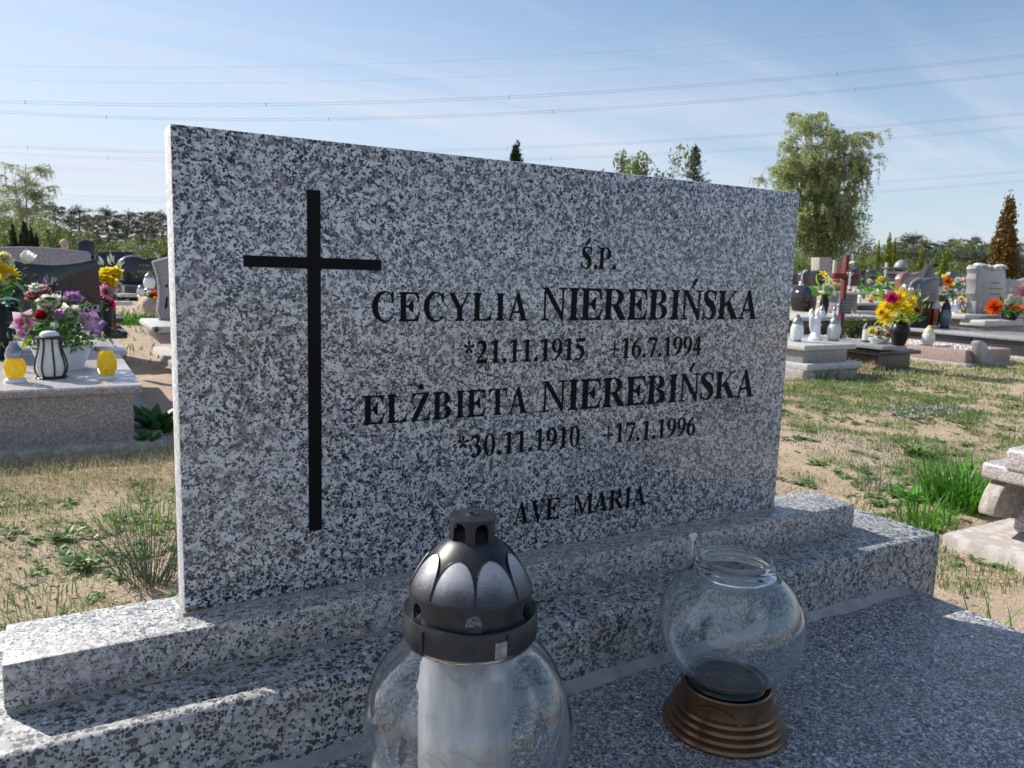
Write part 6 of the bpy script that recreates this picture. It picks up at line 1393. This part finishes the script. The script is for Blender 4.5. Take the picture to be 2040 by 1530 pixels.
# ------------------------------------------------------------------ grass and weeds
def blades(name, pts, hts, wid, m, rng, lean=.5, label=None):
    n = len(pts); an = rng.uniform(0, 2*np.pi, n); az = rng.uniform(0, 2*np.pi, n); ln = rng.uniform(.1, 1, n)*lean
    d = np.stack([np.cos(az), np.sin(az), np.zeros(n)], 1); s_ = np.stack([np.cos(an), np.sin(an), np.zeros(n)], 1)*wid[:, None]*.5
    up = np.array([0, 0, 1.0])
    p0 = pts; p1 = pts+up*(hts*.55)[:, None]+d*(hts*ln*.30)[:, None]; p2 = pts+up*(hts*(1-.25*ln))[:, None]+d*(hts*ln*.95)[:, None]
    V = np.stack([p0-s_, p0+s_, p1-s_*.8, p1+s_*.8, p2], 1).reshape(-1, 3)
    i = np.arange(n)*5; Lp = np.stack([i, i+1, i+3, i+2, i+2, i+3, i+4], 1).reshape(-1)
    me = bpy.data.meshes.new(name); me.vertices.add(n*5); me.vertices.foreach_set('co', V.reshape(-1)); me.loops.add(n*7); me.loops.foreach_set('vertex_index', Lp.astype(np.int32)); me.polygons.add(n*2)
    st_ = np.stack([np.arange(n)*7, np.arange(n)*7+4], 1).reshape(-1); me.polygons.foreach_set('loop_start', st_.astype(np.int32)); me.update(calc_edges=True); me.validate()
    me.materials.append(m); o = bpy.data.objects.new(name, me); COL.objects.link(o); return o
M['g_green'] = leafmat('grass_green', (0.085, 0.145, 0.035), (0.26, 0.35, 0.11), trans=.35)
M['g_straw'] = leafmat('grass_straw', (0.36, 0.29, 0.16), (0.62, 0.53, 0.33), trans=.3, rough=.7)
M['g_lush'] = leafmat('grass_lush', (0.04, 0.15, 0.015), (0.13, 0.36, 0.04), trans=.4)
M['weed'] = leafmat('weed_leaf', (0.06, 0.13, 0.035), (0.19, 0.30, 0.10), trans=.3)
M['g_blue'] = leafmat('grass_bluegreen', (0.07, 0.13, 0.07), (0.19, 0.27, 0.15), trans=.3)
def fnoise(x, y, s, o_): return mn.noise((x*s+o_, y*s-o_, o_*.37))
solid = [(-.40, 1.36, -2.2, .22), (-1.45, .32, 2.70, 4.9), (2.3, 5, -2.2, .5), (5.1, 5.9, 3.3, 5.4), (6.2, 7.05, 3.4, 5.3), (7.6, 8.6, 3.4, 5.5), (9.2, 10.5, 2.5, 5.4)]
def ok(x, y): return not any(a < x < b_ and c < y < d for a, b_, c, d in solid)
def scatter(n, x0, x1, y0, y1, fn, seed):
    rnd = random.Random(seed); out = []
    while n > 0:
        n -= 1; x = rnd.uniform(x0, x1); y = rnd.uniform(y0, y1)
        if fn(x, y) > rnd.random() and ok(x, y): out.append((x, y, gh(x, y) if (-3.4 < x < 10.9 and y < 6.9) else GZ))
    return np.array(out)
gden = lambda x, y: max(0, min(1, (fnoise(x, y, 1.3, 4)*1.1+fnoise(x, y, 5.5, 9)*1.3+(.02 if x > .8 else .0))*5.5))
sden = lambda x, y: max(.02, min(1, (fnoise(x, y, .9, 14)*1.2+fnoise(x, y, 6, 2)*.9+.08)*1.8))
# strip of taller dry and green grass in front of the left grave, greener belts on the right
lden = lambda x, y: (max(0, 1-abs(y-2.35)/.42) if x < .5 else 0)
rngg = np.random.default_rng(5)
def mk(name, kind_fn, n, box, hmin, hmax, w0, m, seed, lean=.6):
    P = scatter(n, *box, kind_fn, seed)
    if len(P) == 0: return
    k = len(P); h_ = rngg.uniform(hmin, hmax, k)*rngg.uniform(.5, 1, k); o = blades(name, P, h_, np.full(k, w0)*rngg.uniform(.6, 1.3, k), m, rngg, lean); o['kind'] = 'stuff'; return o
NL = (-1.6, .6, .25, 2.75); NR_ = (1.0, 5.4, .1, 3.6); FR = (4.2, 11.5, 1.0, 5.5)
mk('green_grass', gden, 40000, NL, .010, .032, .0022, M['g_green'], 1)
mk('dry_grass', sden, 42000, NL, .008, .03, .0015, M['g_straw'], 2, 2.2)
mk('tall_dry_grass', lden, 24000, (-1.7, .6, 1.5, 2.75), .02, .075, .0020, M['g_straw'], 3, 1.7)
mk('tall_green_grass', lambda x, y: lden(x, y)*.5, 5000, (-1.7, .6, 1.9, 2.75), .04, .11, .0026, M['g_green'], 4, .8)
mk('green_grass', gden, 95000, NR_, .015, .045, .0030, M['g_green'], 5)
mk('bluish_grass', lambda x, y: gden(x+7, y+3)*.9, 50000, NR_, .010, .032, .0036, M['g_blue'], 6, 1.0)
mk('dry_grass', sden, 70000, NR_, .008, .03, .0022, M['g_straw'], 7, 2.2)
mk('green_grass', lambda x, y: max(gden(x, y), .9*max(0, 1-abs(y-3.05)/.45)), 70000, FR, .015, .055, .006, M['g_green'], 8)
mk('dry_grass', lambda x, y: .3+.5*sden(x, y), 60000, FR, .01, .035, .005, M['g_straw'], 9, 2.0)
mk('far_grass', lambda x, y: .6*gden(x, y), 30000, (-4, 14, 5, 16), .03, .09, .015, M['g_green'], 10)
# low broad-leaved weeds
wm = MB(); rnd = random.Random(3)
def rosette(mb, x, y, z, R0, n, el=.35):
    for k in range(n):
        vs, fs = petal(R0*rnd.uniform(.6, 1.1), R0*rnd.uniform(.28, .42), el+rnd.uniform(-.15, .5), -.6, rnd.uniform(0, 6.28), .2, 0, 3, 2, .9); mb.add([(x+a, y+b_, z+c) for a, b_, c in vs], fs)
W = scatter(1500, -1.5, .5, .3, 2.7, lambda x, y: gden(x, y)*.9+.05, 21)
for x, y, z in W: rosette(wm, x, y, z+.002, rnd.uniform(.014, .035), 7)
W = scatter(4200, 1.1, 6.0, .2, 3.4, lambda x, y: gden(x+2, y)*.9+.03, 22)
for x, y, z in W: rosette(wm, x, y, z+.002, rnd.uniform(.02, .045), 7)
single('low_weeds', wm, M['weed'], kind='stuff', fix=False, smooth=1.2)
# litter of dry bits and small clods
db = MB()
for (x, y, z) in list(scatter(4200, -1.6, .6, .3, 2.7, lambda x, y: .8, 31))+list(scatter(7500, 1.1, 6, .1, 3.5, lambda x, y: .8, 32)):
    if rnd.random() < .6:
        a = rnd.uniform(0, 6.28); l = rnd.uniform(.01, .04); db.tube([(x, y, z+.003), (x+l*math.cos(a), y+l*math.sin(a), z+rnd.uniform(.003, .012))], rnd.uniform(.0006, .0013), 3)
    else: db.ell((x, y, z), rnd.uniform(.003, .009), rnd.uniform(.003, .009), rnd.uniform(.002, .006), 5, 4, jit=.2)
single('dry_litter', db, plain('litter', (0.24, 0.18, 0.12), .9, var=.5, sc=15), kind='stuff', smooth=0, fix=False)
def clump(name, label, base, n, h0, h1, w0, m, spread, lean, seed, cat='plant', kindm=None):
    rng = np.random.default_rng(seed); t_ = Thing(name, label, cat, base); mb = MB(); r_ = random.Random(seed)
    for k in range(n):
        a = r_.uniform(0, 6.28); rr = spread*math.sqrt(r_.random()); x, y = base[0]+rr*math.cos(a), base[1]+rr*math.sin(a); h = r_.uniform(h0, h1); b2 = a+r_.gauss(0, .8); ln = lean*r_.uniform(.25, 1.1)
        s_ = Vector((-math.sin(b2), math.cos(b2), 0))*w0*r_.uniform(.7, 1.2); P_ = []
        for j in range(6):
            u_ = j/5; P_.append((Vector((x, y, base[2]))+Vector((math.cos(b2), math.sin(b2), 0))*h*ln*u_**1.8+Vector((0, 0, h*(u_-.55*ln*u_**2.6))), (1-u_**2.2)))
        vs = [];
        for p_, ww in P_: vs += [p_-s_*ww*.5, p_+s_*ww*.5]
        mb.add(vs, [(2*j, 2*j+1, 2*j+3, 2*j+2) for j in range(5)])
    t_.part('leaves', mb, M[m], fix=False, smooth=1.2, kind='stuff'); return t_
def gg(px, py): p_ = G(px, py); return (p_.x, p_.y, gh(p_.x, p_.y))
clump('grass_clump', 'lush bright green grass clump left of the polished pale grave', gg(1915, 1015), 420, .10, .26, .007, 'g_lush', .13, .9, 51)
clump('grass_clump', 'bright grass tuft beside the corner of the concrete apron', gg(1845, 1050), 90, .08, .20, .005, 'g_lush', .10, .8, 52)
clump('grass_clump', 'thin green grass blades at the lower right edge, beside the grave cover', (1.42, -.22, GZ), 46, .10, .30, .006, 'g_lush', .10, .9, 53)
clump('grass_clump', 'tuft of wiry grass at the lower right corner', (1.52, -.42, GZ), 70, .06, .22, .006, 'g_green', .14, .9, 54)
clump('grass_clump', 'wispy pale grass tuft behind the right end of the plinth', gg(1745, 975), 60, .05, .14, .004, 'g_blue', .08, .8, 55)
clump('grass_clump', 'short bright grass tuft left of the slab, above the wiry weed', gg(290, 1040), 170, .04, .10, .0028, 'g_lush', .14, 1.0, 56)
clump('grass_clump', 'low green grass patch at the lower left behind the plinth', gg(60, 1235), 220, .03, .08, .0028, 'g_green', .17, 1.0, 57)
clump('grass_clump', 'grass tuft near the left edge in the sand', gg(60, 1030), 150, .03, .07, .0026, 'g_green', .14, 1.0, 58)
clump('grass_clump', 'yellowish green grass mound beside the sandy aisle', gg(272, 645), 500, .08, .22, .010, 'g_lush', .30, .7, 59)
clump('grass_clump', 'dry brown grass tuft at the foot of the pale grave', gg(1712, 738), 130, .06, .15, .006, 'g_straw', .12, 1.0, 60)
clump('grass_clump', 'tall green grass tuft beside the pale grave footing', gg(1640, 752), 130, .06, .16, .006, 'g_green', .16, .8, 61)
clump('grass_clump', 'grass belt in front of the dark brown grave', gg(1760, 752), 200, .05, .11, .006, 'g_green', .35, .8, 62)
# wiry broom-like weed next to the slab
wb = Thing('wiry_weed', 'grey-green wiry broom-like weed touching the left side of the slab', 'plant', gg(300, 1165)); mb = MB(); lm_ = MB(); r_ = random.Random(9); b0_ = Vector(wb.loc)
for k in range(95):
    a = r_.uniform(0, 6.28); ln = r_.uniform(.1, 1.0); h = r_.uniform(.10, .27); d = Vector((math.cos(a), math.sin(a), 0)); s_ = b0_+d*r_.uniform(0, .06)
    e = s_+d*h*ln+Vector((0, 0, h*(1-.35*ln))); mid = s_.lerp(e, .5)+Vector((0, 0, h*.08)); mb.tube([s_, mid, e], [.0011, .0009, .0004], 3)
    for j in range(7):
        c = s_.lerp(e, r_.uniform(.25, 1)); q = Vector((r_.gauss(0, 1), r_.gauss(0, 1), r_.uniform(.2, 1.5))).normalized()*r_.uniform(.008, .018); lm_.tube([c, c+q], [.0011, .0003], 3, cap=False)
wb.part('stems', mb, M['g_blue'], kind='stuff'); wb.part('leaves', lm_, M['g_blue'], kind='stuff', fix=False)
# dark broad-leaved plant beside the left grave
def leafy(name, label, base, n, R0, m, el, seed):
    global rnd
    rnd = random.Random(seed); t_ = Thing(name, label, 'plant', base); key = m
    me = leaf_mesh(m, 1.0, .30)
    for k in range(n):
        a = rnd.uniform(0, 6.28); e_ = el+rnd.uniform(-.3, .5); q = Quaternion((0, 0, 1), a) @ Quaternion((0, 1, 0), -e_*.6)
        t_.put('leaf', me, Vector(base)+Vector((rnd.uniform(-.3, .3)*R0, rnd.uniform(-.3, .3)*R0, 0)), q, R0*rnd.uniform(.7, 1.15))
    return t_
M['lf_dock'] = leafmat('dock_leaf', (0.015, 0.065, 0.012), (0.05, 0.17, 0.03), trans=.25)
leafy('broadleaf_plant', 'dark green broad-leaved plant between the pink grave and the slab', gg(318, 862), 26, .17, 'lf_dock', .5, 71)
leafy('broadleaf_plant', 'small dark green leafy plant at the right corner of the pink grave footing', gg(285, 888), 14, .10, 'lf_dock', .4, 72)
leafy('broadleaf_plant', 'flat leafy weed in the sand left of the wiry weed', gg(160, 1130), 16, .07, 'weed', .1, 73)
leafy('broadleaf_plant', 'silvery flat weed in the sand at the left', gg(125, 1075), 14, .06, 'weed', .0, 74)
leafy('broadleaf_plant', 'leafy weed sprig in front of the lush clump', gg(1810, 1000), 22, .09, 'lf_bright', .1, 75)
leafy('broadleaf_plant', 'blue-green leafy weed patch in the middle of the grass at right', gg(1815, 910), 26, .09, 'weed', .3, 76)
sv = Thing('silver_plant', 'low silvery-leaved plant mat in the grass on the right', 'plant', gg(1842, 832)); mb = MB()
for k in range(170):
    c = Vector(gg(1842, 832))+Vector((random.gauss(0, .22), random.gauss(0, .09), 0)); rosette(mb, c.x, c.y, c.z+random.uniform(0, .03), random.uniform(.015, .028), 5, .9)
sv.part('leaves', mb, leafmat('silver_leaf', (0.14, 0.19, 0.17), (0.34, 0.41, 0.40), trans=.1, rough=.5), kind='stuff', fix=False, smooth=1.2)
ev = Thing('evergreen_shrub', 'low dark evergreen shrub between the red cross and the clear lantern', 'plant', PY(1697, 680, 4.9)); rng = np.random.default_rng(4)
P = rng.normal(size=(2600, 3))*np.array([.075, .06, .07])+np.array([0, 0, .13]); o = obj_part('foliage', cards(P, .022, rng, m=leafmat('shrub', (.03, .06, .02), (.10, .15, .05))), ev.o, kind='stuff')
